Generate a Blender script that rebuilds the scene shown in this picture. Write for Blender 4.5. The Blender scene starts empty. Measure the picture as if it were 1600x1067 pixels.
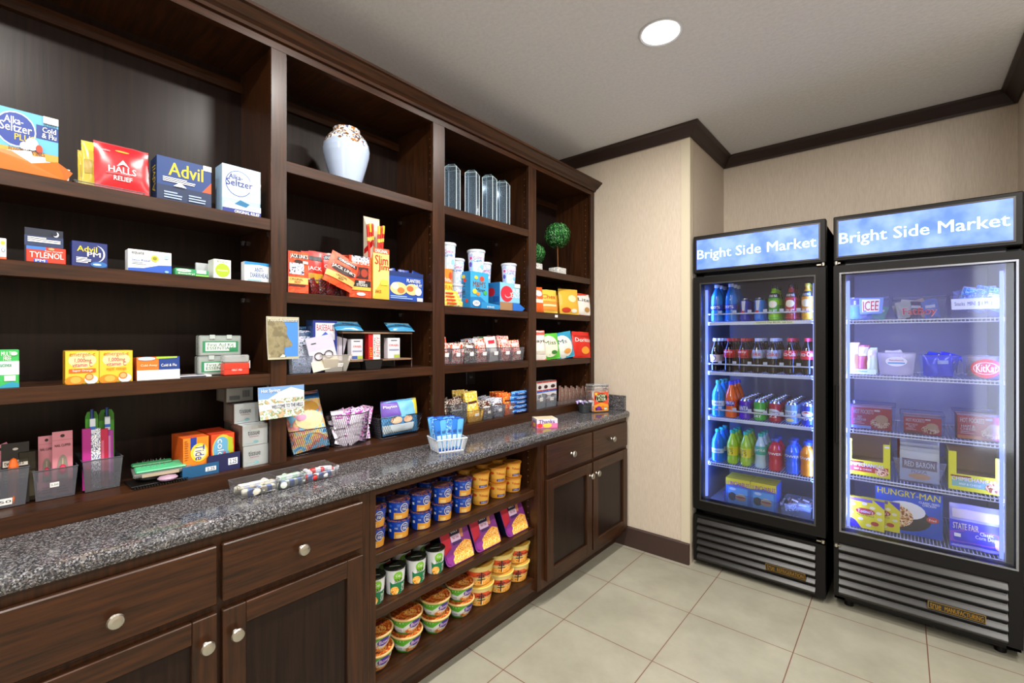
import bpy, math, random
from mathutils import Matrix, Vector, noise
random.seed(11)
SC = bpy.context.scene
C = SC.collection
PI = math.pi
# ------------------------------------------------------------------ camera, world, lights, exposure
F_PX, YAW, HY, EYE = 718.05, math.radians(40.294), 528.6, 1.40
cam_d = bpy.data.cameras.new('camera'); cam = bpy.data.objects.new('camera', cam_d); C.objects.link(cam)
cam.location = (0, 0, EYE); cam.rotation_euler = (PI/2, 0, YAW)
cam_d.sensor_width = 36; cam_d.lens = 36*F_PX/1600; cam_d.shift_y = -(533.5-HY)/1600
cam_d.clip_start = 0.02
SC.camera = cam
SC.view_settings.view_transform = 'Standard'; SC.view_settings.look = 'None'
SC.view_settings.gamma = 1; SC.view_settings.use_curve_mapping = False
SC.view_settings.exposure = 0.17
world = bpy.data.worlds.new('world'); SC.world = world; world.use_nodes = True
world.node_tree.nodes['Background'].inputs[0].default_value = (0.93, 0.96, 1, 1)
world.node_tree.nodes['Background'].inputs[1].default_value = 4.2
CEIL = 2.715
LIGHTS = [(-.79, 1.92), (-.79, .95), (-.79, -.02), (-.79, -1.2), (.85, 1.92), (.85, .95), (.85, -.02), (.85, -1.2)]
for lx, ly in LIGHTS:
    ld = bpy.data.lights.new('downlight', 'AREA'); ld.shape = 'DISK'; ld.size = .15; ld.energy = 24
    ld.color = (1, .955, .90)
    lo = bpy.data.objects.new('downlight_lamp', ld); C.objects.link(lo); lo.location = (lx, ly, CEIL-.012)
def led(x, y, z, h, rz, e, size=.02, col=(.13, .25, 1)):
    ld = bpy.data.lights.new('fridge_led', 'AREA'); ld.shape = 'RECTANGLE'; ld.size = size; ld.size_y = h; ld.energy = e; ld.color = col
    lo = bpy.data.objects.new('fridge_led', ld); C.objects.link(lo); lo.location = (x, y, z)
    lo.rotation_euler = (PI/2, 0, rz)
led(-.922, 2.985, 1.07, 1.25, math.radians(-38), 6.5); led(-.366, 2.985, 1.07, 1.25, math.radians(38), 5)
led(-.222, 2.985, 1.07, 1.25, math.radians(-38), 11, col=(.24, .29, 1)); led(.352, 2.985, 1.07, 1.25, math.radians(38), 11, col=(.24, .29, 1))

# ------------------------------------------------------------------ measuring helpers (rays of the camera met with real planes)
CS, SN = math.cos(YAW), math.sin(YAW)
def ray(px, py=HY):
    k = (px-800)/F_PX
    return Vector((-SN+CS*k, CS+SN*k, -(py-HY)/F_PX))
def Wy(px, X): d = ray(px); return d.y*X/d.x
def Wx(px, Y): d = ray(px); return d.x*Y/d.y
def Wz(px, py, X): d = ray(px, py); return EYE+d.z*X/d.x
def Wzf(px, py, Y): d = ray(px, py); return EYE+d.z*Y/d.y

# ------------------------------------------------------------------ materials
MATS = {}
def lin(h):
    h = h.lstrip('#'); v = [int(h[i:i+2], 16)/255 for i in (0, 2, 4)]
    return tuple(c/12.92 if c <= .04045 else ((c+.055)/1.055)**2.4 for c in v)+(1,)
def newmat(name):
    m = bpy.data.materials.new(name); m.use_nodes = True
    nt = m.node_tree; return m, nt, nt.nodes['Principled BSDF']
def M(spec):
    """'#rrggbb' card, '#rrggbb:r.2' gloss, ':m' metal, ':g' clear plastic/glass tint, ':e2' emission; or a named material."""
    if not isinstance(spec, str): return spec
    if spec in MATS: return MATS[spec]
    parts = spec.split(':'); col = lin(parts[0]); rough, metal, emit, glass, frost = .42, 0, 0, 0, 0
    for p in parts[1:]:
        if p[0] == 'r': rough = float(p[1:])
        elif p[0] == 'm': metal = 1
        elif p[0] == 'e': emit = float(p[1:])
        elif p[0] == 'g': glass = float(p[1:] or .12)
    m, nt, b = newmat('surface_'+spec.replace('#', ''))
    if glass:
        nt.nodes.remove(b)
        out = nt.nodes['Material Output']
        tr = nt.nodes.new('ShaderNodeBsdfTransparent'); tr.inputs[0].default_value = tuple(.35+.65*c for c in col[:3])+(1,)
        gl = nt.nodes.new('ShaderNodeBsdfGlossy'); gl.inputs['Roughness'].default_value = .06; gl.inputs[0].default_value = (1, 1, 1, 1)
        df = nt.nodes.new('ShaderNodeBsdfDiffuse'); df.inputs[0].default_value = col
        fr = nt.nodes.new('ShaderNodeFresnel'); fr.inputs[0].default_value = 1.45
        m1 = nt.nodes.new('ShaderNodeMixShader'); m1.inputs[0].default_value = glass
        nt.links.new(tr.outputs[0], m1.inputs[1]); nt.links.new(df.outputs[0], m1.inputs[2])
        m2 = nt.nodes.new('ShaderNodeMixShader'); nt.links.new(fr.outputs[0], m2.inputs[0])
        nt.links.new(m1.outputs[0], m2.inputs[1]); nt.links.new(gl.outputs[0], m2.inputs[2])
        nt.links.new(m2.outputs[0], out.inputs[0])
    else:
        if not metal: col = tuple(c*.8 for c in col[:3])+(1,)
        b.inputs['Base Color'].default_value = col; b.inputs['Roughness'].default_value = rough; b.inputs['Metallic'].default_value = metal
        if emit:
            b.inputs['Emission Color'].default_value = col; b.inputs['Emission Strength'].default_value = emit
    MATS[spec] = m; return m
def nodes_tex(nt, kind, coord='Object', scale=(1, 1, 1), **kw):
    tc = nt.nodes.new('ShaderNodeTexCoord'); mp = nt.nodes.new('ShaderNodeMapping'); mp.inputs['Scale'].default_value = scale
    t = nt.nodes.new(kind); nt.links.new(tc.outputs[coord], mp.inputs[0]); nt.links.new(mp.outputs[0], t.inputs['Vector'])
    for k, v in kw.items(): t.inputs[k].default_value = v
    return t
def ramp(nt, src, stops, mode='LINEAR'):
    r = nt.nodes.new('ShaderNodeValToRGB'); r.color_ramp.interpolation = mode
    while len(r.color_ramp.elements) < len(stops): r.color_ramp.elements.new(.5)
    for e, (p, c) in zip(r.color_ramp.elements, stops): e.position = p; e.color = lin(c)
    nt.links.new(src, r.inputs[0]); return r
def bump(nt, b, src, strength, dist=.002):
    n = nt.nodes.new('ShaderNodeBump'); n.inputs['Strength'].default_value = strength; n.inputs['Distance'].default_value = dist
    nt.links.new(src, n.inputs['Height']); nt.links.new(n.outputs[0], b.inputs['Normal'])
def wood(name, scale, c0='#1b0f07', c1='#43240f', rough=.36):
    m, nt, b = newmat(name)
    t = nodes_tex(nt, 'ShaderNodeTexNoise', scale=scale, Scale=3.0, Detail=6.0, Roughness=.62)
    r = ramp(nt, t.outputs['Fac'], [(.3, c0), (.72, c1)]); nt.links.new(r.outputs[0], b.inputs['Base Color'])
    b.inputs['Roughness'].default_value = rough; b.inputs['Coat Weight'].default_value = .06; b.inputs['Specular IOR Level'].default_value = .3; b.inputs['Coat Roughness'].default_value = .2
    bump(nt, b, t.outputs['Fac'], .12, .001); MATS[name] = m
    if 'panel' in name: b.inputs['Specular IOR Level'].default_value = .22; b.inputs['Coat Weight'].default_value = 0; b.inputs['Roughness'].default_value = .34
wood('wood_v', (30, 30, 1.6)); wood('wood_h', (30, 1.6, 30)); wood('wood_x', (1.6, 30, 30))
wood('wood_panel', (26, 26, 1.2), '#140a06', '#241610', .4); wood('wood_lit', (1.6, 30, 30), '#3a1d10', '#6b4028')
LINEAR = {'pic_rock','pic_landscape','pic_tropic','pic_pastel','pic_chicken','pic_roll','pic_jack','pic_stone','pic_yellow','pic_bluepack'}
def pic(name, cols, scale=60., kind='n', mode='CONSTANT', rough=.4, detail=2.):
    m, nt, b = newmat(name)
    if kind == 'n': t = nodes_tex(nt, 'ShaderNodeTexNoise', Scale=scale, Detail=detail); src = t.outputs['Fac']; lo, hi = .32, .68
    else: t = nodes_tex(nt, 'ShaderNodeTexVoronoi', Scale=scale); sp = nt.nodes.new('ShaderNodeSeparateColor'); nt.links.new(t.outputs['Color'], sp.inputs[0]); src = sp.outputs[0]; lo, hi = 0, 1
    n = len(cols); r = ramp(nt, src, [(lo+(hi-lo)*i/n, c) for i, c in enumerate(cols)], 'LINEAR' if name in LINEAR else mode)
    nt.links.new(r.outputs[0], b.inputs['Base Color']); b.inputs['Roughness'].default_value = rough; MATS[name] = m
pic('granite', ['#242426', '#3c3c40', '#55555a', '#303034', '#6a6866', '#424246', '#848488', '#2a2a2e', '#625a57'], 330, 'v', rough=.09)
pic('pic_noodle', ['#6b2a0c', '#a8501a', '#d98a35', '#e9b569', '#8c3a12', '#c46a22'], 130)
pic('pic_pasta', ['#c96a12', '#f0a02a', '#f7c860', '#e88a1c', '#fbe3a0'], 170)
pic('pic_stew', ['#7a1c0a', '#c33c12', '#e9702a', '#f2b14a', '#5b7a20', '#a82c10'], 120)
pic('pic_chicken', ['#6a3a14', '#a8682a', '#d2a060', '#efd9b0', '#8a4a1c'], 60)
pic('pic_roll', ['#5a1c10', '#b04a24', '#e4b27a', '#f6e3c0', '#922a18'], 90)
pic('pic_jerky', ['#2a0c08', '#5a1a12', '#8b2a1c', '#3c2a26', '#a89a94'], 150)
pic('pic_meat', ['#5a403a', '#8a7068', '#33241f', '#a89484', '#70544a'], 120)
pic('pic_foil', ['#6a6a78', '#c9ccd8', '#e8ebf5', '#8b90a6', '#3c3c4c'], 110, rough=.2)
pic('pic_chip', ['#c2571a', '#e98a22', '#f5bb4c', '#d9381e', '#fae0a0'], 90)
pic('pic_candy', ['#e03a8a', '#35a7e0', '#ffffff', '#f5d03a', '#b9e4f5', '#e2413a'], 120, 'v')
pic('pic_pastel', ['#f2c6e0', '#cfe3f7', '#ffffff', '#b7a8e0', '#9fd3f0'], 60)
pic('pic_blueleaf', ['#0c3ea8', '#1a5fd0', '#0d2f86', '#c8812a', '#0f4cc0'], 95)
pic('pic_lidmac', ['#0b1e66', '#12308a', '#b36a1c', '#0d2a7a', '#d08a2a'], 80)
pic('pic_lidblack', ['#0a0a0a', '#161616', '#0c0c0c', '#3a3f2a', '#0e0e0e'], 90)
pic('pic_lidred', ['#8a2410', '#c4481a', '#3c2410', '#d87a2a', '#a8301a', '#e2a24a'], 85)
pic('pic_redwhite', ['#c81e1e', '#f4ece4', '#d8301e', '#f0e4d8', '#b81a14', '#e8501e'], 48)
pic('pic_brownwhite', ['#3a1a10', '#5c2a16', '#2c120a', '#f0e8dc', '#40200f'], 120)
pic('pic_yellow', ['#e8b61e', '#f7dc4a', '#c98a10', '#f5e69a'], 70)
pic('pic_orange', ['#e0491a', '#f3882a', '#c42a14', '#f7c05a'], 80)
pic('pic_bluepack', ['#1a5fc8', '#4aa0ea', '#0e3e9c', '#8fd0f7', '#1f74d8'], 60)
pic('pic_purple', ['#8a2aa8', '#ffffff', '#e04ac0', '#e8d8f5', '#5a1a86', '#ffffff'], 70)
pic('pic_tropic', ['#3a8ad0', '#9ad0f0', '#f2d060', '#e8a0b0', '#d07a3a', '#7ab8e0'], 22)
pic('pic_landscape', ['#7aa06a', '#b8c8a0', '#e0e8e0', '#5a7a4a', '#b89878'], 70)
pic('pic_rock', ['#6f6648', '#7a7152', '#857c5e', '#6a6146'], 30)
pic('pic_speckle', ['#2a3040', '#e8e4e0', '#8a4a2a', '#d8e0ea', '#c08a4a', '#f2f4f8'], 75, detail=4.)
pic('pic_paisley', ['#e8ecf2', '#8a98b0', '#ffffff', '#5a6a8a', '#dfe6ee'], 90)
pic('pic_leaf', ['#0c3a18', '#1f6a2e', '#3a9a44', '#14501f', '#6ac060'], 140, rough=.55)
pic('pic_stone', ['#b8b8b4', '#d8d8d4', '#a2a29e', '#e6e6e2'], 60, rough=.8)
pic('pic_jack', ['#e2431c', '#ea5a26', '#d8361a', '#e8502a'], 30)
pic('pic_mesh', ['#202634', '#c8d0dc', '#5a86b0', '#e8ecf2', '#8a3aa0'], 150)
def special():
    m, nt, b = newmat('floor_tile')
    t = nodes_tex(nt, 'ShaderNodeTexBrick'); mp = t.inputs['Vector'].links[0].from_node
    mp.inputs['Location'].default_value = (1.286+.4575*4-.002, -1.455+.4575*8-.002, 0)
    t.offset = 0; t.squash = 1
    for k, v in dict(Scale=1., **{'Mortar Size': .0022, 'Mortar Smooth': .1, 'Brick Width': .4575, 'Row Height': .4575, 'Bias': 0.}).items(): t.inputs[k].default_value = v
    t.inputs['Mortar'].default_value = lin('#6b4a3c')
    n = nodes_tex(nt, 'ShaderNodeTexNoise', Scale=3.5, Detail=7., Roughness=.65)
    r = ramp(nt, n.outputs['Fac'], [(.3, '#8b8878'), (.7, '#9f9c8c')])
    nt.links.new(r.outputs[0], t.inputs['Color1']); nt.links.new(r.outputs[0], t.inputs['Color2'])
    nt.links.new(t.outputs['Color'], b.inputs['Base Color']); b.inputs['Roughness'].default_value = .42
    bump(nt, b, n.outputs['Fac'], .1, .002); MATS['floor_tile'] = m
    for name, c0, c1, sc, s, rg in (('wallpaper', '#b8aa98', '#c6b9a8', (260, 260, 22), .25, .75), ('ceiling_paint', '#d2d3d6', '#dcdcde', (60, 60, 60), .55, .9)):
        m, nt, b = newmat(name)
        n = nodes_tex(nt, 'ShaderNodeTexNoise', scale=sc, Scale=1.0, Detail=4.)
        r = ramp(nt, n.outputs['Fac'], [(.3, c0), (.7, c1)]); nt.links.new(r.outputs[0], b.inputs['Base Color'])
        b.inputs['Roughness'].default_value = rg; bump(nt, b, n.outputs['Fac'], s, .003); MATS[name] = m
    # lit sign: blue print, the tube's glow painted in as paler noise patches
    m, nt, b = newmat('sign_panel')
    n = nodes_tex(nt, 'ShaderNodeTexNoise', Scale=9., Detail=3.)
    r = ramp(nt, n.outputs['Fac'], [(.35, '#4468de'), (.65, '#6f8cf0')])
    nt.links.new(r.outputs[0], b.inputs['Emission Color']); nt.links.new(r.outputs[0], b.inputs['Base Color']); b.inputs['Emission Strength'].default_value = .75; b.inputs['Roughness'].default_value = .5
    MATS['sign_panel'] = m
special()
m, nt, b = newmat("vase_glaze")
_n = nodes_tex(nt, "ShaderNodeTexVoronoi", Scale=120.); _s = nt.nodes.new("ShaderNodeSeparateColor"); nt.links.new(_n.outputs["Color"], _s.inputs[0])
_r = ramp(nt, _s.outputs[0], [(0, "#e4dcd0"), (.3, "#6a4a30"), (.48, "#dfe6f2"), (.62, "#a8703a"), (.76, "#f2f2f0"), (.9, "#5a6a86")], "CONSTANT")
_g = nodes_tex(nt, "ShaderNodeTexNoise", Scale=22.); _c = nt.nodes.new("ShaderNodeTexCoord"); _x = nt.nodes.new("ShaderNodeSeparateXYZ"); nt.links.new(_c.outputs["Object"], _x.inputs[0])
_a = nt.nodes.new("ShaderNodeMath"); _a.operation = "MULTIPLY_ADD"; nt.links.new(_g.outputs["Fac"], _a.inputs[0]); _a.inputs[1].default_value = .16; nt.links.new(_x.outputs[2], _a.inputs[2])
_t = nt.nodes.new("ShaderNodeMath"); _t.operation = "GREATER_THAN"; nt.links.new(_a.outputs[0], _t.inputs[0]); _t.inputs[1].default_value = .255
_m = nt.nodes.new("ShaderNodeMix"); _m.data_type = "RGBA"; nt.links.new(_t.outputs[0], _m.inputs[0]); _m.inputs[6].default_value = lin("#b4c4de"); nt.links.new(_r.outputs[0], _m.inputs[7])
nt.links.new(_m.outputs[2], b.inputs["Base Color"]); b.inputs["Roughness"].default_value = .12; MATS["vase_glaze"] = m
pic('pic_candywrap', ['#e8c8b8', '#d8502a', '#f5e8d8', '#e88a3a', '#f0e0d8'], 55, 'v')
m, nt, b = newmat('crystal'); b.inputs['Base Color'].default_value = (.86, .97, .96, 1); b.inputs['Transmission Weight'].default_value = 1; b.inputs['Roughness'].default_value = .01; b.inputs['IOR'].default_value = 1.48; MATS['crystal'] = m
MATS['brass'] = M('#b08a3a:m:r.3'); MATS['steel'] = M('#b8b4aa:m:r.28')
BLK = '#0e0c0b:r.42'; BLK2 = '#080706:r.45'
for q in (BLK, BLK2): M(q).node_tree.nodes['Principled BSDF'].inputs['Specular IOR Level'].default_value = .22

# ------------------------------------------------------------------ mesh builder
TXT = {}
def text_geo(s, bold=.02):
    k = (s, bold)
    if k not in TXT:
        cu = bpy.data.curves.new('lettering', 'FONT'); cu.body = s; cu.resolution_u = 2; cu.offset = bold; cu.space_line = .8; cu.align_x = 'CENTER'
        ob = bpy.data.objects.new('lettering', cu)
        me = bpy.data.meshes.new_from_object(ob)
        vs = [(v.co.x, v.co.y) for v in me.vertices]; fs = [tuple(p.vertices) for p in me.polygons]
        bpy.data.objects.remove(ob); bpy.data.curves.remove(cu); bpy.data.meshes.remove(me)
        xs = [v[0] for v in vs]; ys = [v[1] for v in vs]
        x0, x1, y0, y1 = min(xs), max(xs), min(ys), max(ys)
        TXT[k] = ([((x-x0)/(x1-x0), (y-y0)/(y1-y0)) for x, y in vs], fs)
    return TXT[k]
def clip(P, c, sg):
    out = []
    for i in range(len(P)):
        a, b = P[i-1], P[i]; ia, ib = (a[0]-c)*sg >= -1e-9, (b[0]-c)*sg >= -1e-9
        if ia != ib: t = (c-a[0])/(b[0]-a[0]); out.append((c, a[1]+(b[1]-a[1])*t))
        if ib: out.append(b)
    return out
class MB:
    def __init__(s): s.v = []; s.f = []; s.m = []; s.mi = []; s.sm = []
    def mat(s, m):
        m = M(m)
        if m not in s.m: s.m.append(m)
        return s.m.index(m)
    def add(s, vs, fs, m, smooth=False, T=None):
        o = len(s.v); i = s.mat(m)
        s.v += [tuple(T @ Vector(v)) if T else tuple(v) for v in vs]
        for f in fs: s.f.append(tuple(o+j for j in f)); s.mi.append(i); s.sm.append(smooth)
        return s
    def box(s, a, b, m, T=None, bev=0):
        x0, y0, z0 = a; x1, y1, z1 = b
        if x0 > x1: x0, x1 = x1, x0
        if y0 > y1: y0, y1 = y1, y0
        if z0 > z1: z0, z1 = z1, z0
        if bev:
            e = bev; vs = []; 
            for z, k in ((z0, e), (z0+e, 0), (z1-e, 0), (z1, e)):
                for x, y in ((x0+k, y0+e), (x0+e, y0+k), (x1-e, y0+k), (x1-k, y0+e), (x1-k, y1-e), (x1-e, y1-k), (x0+e, y1-k), (x0+k, y1-e)): vs.append((x, y, z))
            fs = [tuple(range(7, -1, -1)), tuple(range(24, 32))]
            for r in range(3):
                for i in range(8): j = (i+1) % 8; fs.append((r*8+i, r*8+j, r*8+8+j, r*8+8+i))
            return s.add(vs, fs, m, False, T)
        vs = [(x0, y0, z0), (x1, y0, z0), (x1, y1, z0), (x0, y1, z0), (x0, y0, z1), (x1, y0, z1), (x1, y1, z1), (x0, y1, z1)]
        return s.add(vs, [(3, 2, 1, 0), (4, 5, 6, 7), (0, 1, 5, 4), (1, 2, 6, 5), (2, 3, 7, 6), (3, 0, 4, 7)], m, False, T)
    def lathe(s, prof, m, seg=20, T=None, cap=True, smooth=True):
        """prof: [(r, z[, material for the band above])]"""
        for i in range(len(prof)-1):
            (r0, z0), (r1, z1) = prof[i][:2], prof[i+1][:2]; mm = prof[i][2] if len(prof[i]) > 2 else m
            vs = []
            for r, z in ((r0, z0), (r1, z1)):
                for k in range(seg): a = 2*PI*k/seg; vs.append((r*math.cos(a), r*math.sin(a), z))
            s.add(vs, [(k, (k+1) % seg, seg+(k+1) % seg, seg+k) for k in range(seg)], mm, smooth, T)
        if cap:
            for (r, z, *mm), fl in ((prof[0], True), (prof[-1], False)):
                if r > 1e-4:
                    vs = [(r*math.cos(2*PI*k/seg), r*math.sin(2*PI*k/seg), z) for k in range(seg)]
                    s.add(vs, [tuple(range(seg-1, -1, -1)) if fl else tuple(range(seg))], mm[0] if mm else m, False, T)
        return s
    def tube(s, pts, r, m, seg=6, closed=False, T=None):
        pts = [Vector(p) for p in pts]; n = len(pts); vs = []
        for i, p in enumerate(pts):
            a = pts[i-1] if (i or closed) else p; b = pts[(i+1) % n] if (i < n-1 or closed) else p
            t = (b-a).normalized(); u = t.cross(Vector((0, 0, 1)))
            if u.length < .05: u = t.cross(Vector((1, 0, 0)))
            u.normalize(); w = t.cross(u)
            for k in range(seg): q = 2*PI*k/seg; vs.append(p+r*(u*math.cos(q)+w*math.sin(q)))
        fs = []
        for i in range(n if closed else n-1):
            j = (i+1) % n
            for k in range(seg): l = (k+1) % seg; fs.append((i*seg+k, i*seg+l, j*seg+l, j*seg+k))
        if not closed: fs += [tuple(range(seg)), tuple(range((n-1)*seg+seg-1, (n-1)*seg-1, -1))]
        return s.add(vs, fs, m, seg > 4, T)
    def decal(s, specs, mp, n=1, step=.0004, T=None, lift=.0004):
        if n > 1: n = 14 if n > 5 else n
        for sp in specs:
            k, m = sp[0], sp[1]
            if k == 'r':
                u0, v0, u1, v1 = sp[2:6]; vs = [mp(u0+(u1-u0)*i/n, v0+(v1-v0)*j/n, lift) for j in range(n+1) for i in range(n+1)]
                fs = [(j*(n+1)+i, j*(n+1)+i+1, (j+1)*(n+1)+i+1, (j+1)*(n+1)+i) for j in range(n) for i in range(n)]
                s.add(vs, fs, m, n > 1, T)
            elif k == 'e':
                cu, cv, ru, rv = sp[2:6]; q = 20; rings = 1 if n == 1 else 3; vs = [mp(cu, cv, lift)]; fs = []
                for g in range(1, rings+1):
                    for i in range(q): a = 2*PI*i/q; vs.append(mp(cu+ru*g/rings*math.cos(a), cv+rv*g/rings*math.sin(a), lift))
                    for i in range(q):
                        j = (i+1) % q
                        if g == 1: fs.append((0, 1+i, 1+j))
                        else: o = 1+(g-2)*q; fs.append((o+i, o+q+i, o+q+j, o+j))
                s.add(vs, fs, m, False, T)
            elif k == 'p':
                if n == 1: s.add([mp(u, v, lift) for u, v in sp[2]], [tuple(range(len(sp[2])))], m, False, T)
                else:
                    us = [p[0] for p in sp[2]]; a, b = min(us), max(us); q = max(2, int((b-a)*n*2.2))
                    for i in range(q):
                        P = clip(clip(sp[2], a+(b-a)*i/q, 1), a+(b-a)*(i+1)/q, -1)
                        if len(P) > 2: s.add([mp(u, v, lift) for u, v in P], [tuple(range(len(P)))], m, False, T)
            elif k in ('t', 'v', 'w', 'd'):   # text: plain, turned up, turned down, slanted down
                tx = sp[2]; u0, v0, u1, v1 = sp[3:7]; vs, fs = text_geo(tx, 0)
                if k == 't': g = [(x, y) for x, y in vs]
                elif k == 'v': g = [(1-y, x) for x, y in vs]
                elif k == 'w': g = [(y, 1-x) for x, y in vs]
                else: g = [(x, y*.6+.4*(1-x)) for x, y in vs]
                q = .05/max(len(r_) for r_ in tx.split('\n')) if k == 't' else .02
                for e in (0, q): s.add([mp(u0+(u1-u0)*((x*(1-q)+e)), v0+(v1-v0)*y, lift+e*.001) for x, y in g], fs, m, False, T)
            lift += step
        return s
    def mesh(s, name):
        me = bpy.data.meshes.new(name); me.from_pydata(s.v, [], s.f)
        for m in s.m: me.materials.append(m)
        me.polygons.foreach_set('material_index', s.mi); me.polygons.foreach_set('use_smooth', s.sm); me.update()
        return me
    def build(s, name, parent=None, loc=None, rot=None, label=None):
        o = bpy.data.objects.new(name, s.mesh(name)); C.objects.link(o)
        if parent: o.parent = parent
        if loc is not None: o.location = loc
        if rot is not None: o.rotation_euler = rot
        if label: o['label'] = label
        return o
def tag(o, label, cat, group=None, kind=None):
    o['label'] = label; o['category'] = cat
    if group: o['group'] = group
    if kind: o['kind'] = kind
    return o
def struct(o, label=None):
    o['kind'] = 'structure'
    if label: o['label'] = label
    return o
def root(name, label, cat, loc=(0, 0, 0), rot=(0, 0, 0), group=None):
    o = bpy.data.objects.new(name, None); C.objects.link(o); o.empty_display_size = .05
    o.location = loc; o.rotation_euler = rot; return tag(o, label, cat, group)
def copy_tree(o, parent=None):
    c = o.copy(); C.objects.link(c)
    if parent: c.parent = parent
    for ch in list(o.children): copy_tree(ch, c)
    return c
def again(o, loc, label, rz=None):
    c = copy_tree(o); c.location = loc; c['label'] = label
    if rz is not None: c.rotation_euler.z = rz
    return c
ORD = ['first', 'second', 'third', 'fourth', 'fifth', 'sixth', 'seventh', 'eighth', 'ninth']
RZ = {'S': PI/2, 'F': 0}
def fit(side, x0, x1, yt, pl, z):
    """front plane pl; pixel columns of the two edges, pixel row of the top at the first edge -> origin, width, height"""
    if side == 'S': a, b = Wy(x0, pl), Wy(x1, pl); return (pl, a, z), b-a, Wz(x0, yt, pl)-z
    a, b = Wx(x0, pl), Wx(x1, pl); return (a, pl, z), b-a, Wzf(x0, yt, pl)-z

# ------------------------------------------------------------------ the room
struct(MB().box((-2.1, -2.4, -.1), (2.4, 3.7, 0), 'floor_tile').build('floor'), 'floor of square greige tiles with thin brown grout')
struct(MB().box((-2.1, -2.4, CEIL), (2.4, 3.7, CEIL+.1), 'ceiling_paint').build('ceiling'), 'textured pale grey ceiling')
struct(MB().box((-2.1, -2.4, 0), (-2.0, 2.88, CEIL), 'wallpaper').build('wall_left'))
struct(MB().box((-2.1, 2.88, 0), (-1.0, 3.7, CEIL), 'wallpaper').build('wall_back'), 'beige wallpapered wall beside the shelving')
struct(MB().box((-1.0, 3.59, 0), (.47, 3.7, CEIL), 'wallpaper').build('wall_recess'), 'wallpapered back of the recess above the refrigerators')
struct(MB().box((.47, 2.88, 0), (2.4, 3.7, CEIL), 'wallpaper').build('wall_right'))
struct(MB().box((2.3, -2.4, 0), (2.4, 2.88, CEIL), 'wallpaper').build('wall_east'))
wf = MB(); wf.box((-2.1, -2.5, 0), (.7, -2.4, CEIL), 'wallpaper').box((2.2, -2.5, 0), (2.4, -2.4, CEIL), 'wallpaper').box((.7, -2.5, 2.35), (2.2, -2.4, CEIL), 'wallpaper')  # opening added in this unseen wall to let world light in as fill
struct(wf.build('wall_front'))
def sweep(path, prof, m):
    mb = MB(); n = len(path); P = [Vector(p) for p in path]; rows = []
    for i in range(n):
        d0 = (P[i]-P[i-1]).normalized() if i else None; d1 = (P[i+1]-P[i]).normalized() if i < n-1 else None
        if d0 is None: d0 = d1
        if d1 is None: d1 = d0
        n0 = Vector((d0.y, -d0.x)); n1 = Vector((d1.y, -d1.x)); q = n0+n1; q = q/(q.dot(n0))
        rows.append([(P[i].x+q.x*o, P[i].y+q.y*o, z) for o, z in prof])
    k = len(prof); vs = [v for r in rows for v in r]
    mb.add(vs, [(i*k+j, i*k+(j+1) % k, (i+1)*k+(j+1) % k, (i+1)*k+j) for i in range(n-1) for j in range(k)]+[tuple(range(k)), tuple(range((n-1)*k+k-1, (n-1)*k-1, -1))], m)
    return mb
MATS['trim_brown'] = M('#33221d:r.45'); MATS['base_brown'] = M('#3e2b25:r.5')
PATH = [(-2.0, 2.88), (-1.0, 2.88), (-1.0, 3.59), (.47, 3.59), (.47, 2.88), (2.3, 2.88)]
struct(sweep(PATH, [(0, 2.648), (.012, 2.642), (.02, 2.655), (.055, 2.695), (.07, 2.702), (.07, CEIL-.001), (0, CEIL-.001)], 'trim_brown').build('trim_1'), 'dark brown crown moulding round the recess')
struct(sweep([(-1.5, 2.88), (-1.0, 2.88)], [(0, 0), (.016, 0), (.016, .125), (.01, .132), (0, .132)], 'base_brown').build('baseboard_back'), 'dark brown baseboard under the beige wall')
struct(MB().box((-1.052, 2.8765, .132), (-.9995, 2.8799, 2.65), '#d8cdb4:r.3').box((-1.0, 2.8765, .132), (-.9965, 2.93, 2.65), '#d8cdb4:r.3').build('trim_2'), 'pale corner guard on the wall edge')

# ------------------------------------------------------------------ recessed ceiling light(s)
def downlight(x, y, label):
    t = root('recessed_ceiling_light', label, 'ceiling light', (x, y, CEIL))
    MB().lathe([(.088, 0), (.092, -.004), (.086, -.007), (.078, -.0035)], '#e4e6ea:r.3', 40, cap=False).build('trim_ring', t)
    MB().lathe([(.079, -.0035), (.0005, -.0032)], '#ffffff:e9', 40, cap=False).build('lamp_lens', t)
downlight(-.79, 1.92, 'lit round recessed light in the pale ceiling')

# ------------------------------------------------------------------ built-in wall shelving
XF, XB = -1.67, -1.985            # face frame front, back panel
Y0, YE = -.55, 2.876
STI = [(.676, .729), (1.400, 1.471), (2.125, 2.194)]
sh = root('built_in_shelving', 'dark espresso wood wall shelving with four bays above the granite counter', 'shelving', (0, 0, 0))
MB().box((XB-.012, Y0, .915), (XB, YE, 2.46), 'wood_panel').build('back_panel', sh)
for k, (a, b) in enumerate([(Y0, Y0+.05)]+STI+[(2.83, YE)]):
    s = MB().box((XF-.02, a, .96 if k else .915), (XF, b, 2.412), 'wood_v', bev=.0012).box((XB, (a+b)/2-.012, .96), (XF-.019, (a+b)/2+.012, 2.43), 'wood_v')
    if 0 < k < 4: s.box((XF-.0005, b-.001, .97), (XF+.0002, b, 2.4), '#120a07')
    if k:
        for q in range(36):
            for yy in (-.0125, .0122): s.box((XF-.055, (a+b)/2+yy, 1.02+q*.038), (XF-.050, (a+b)/2+yy+.0003, 1.026+q*.038), '#7a5a44')
    s.build('upright_stile', sh)
MB().box((XF-.02, Y0, 2.412), (XF, YE, 2.452), 'wood_h').build('top_rail', sh)
MB().box((XB, Y0, 2.43), (XF-.019, YE, 2.45), 'wood_x').build('top_panel', sh)
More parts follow.
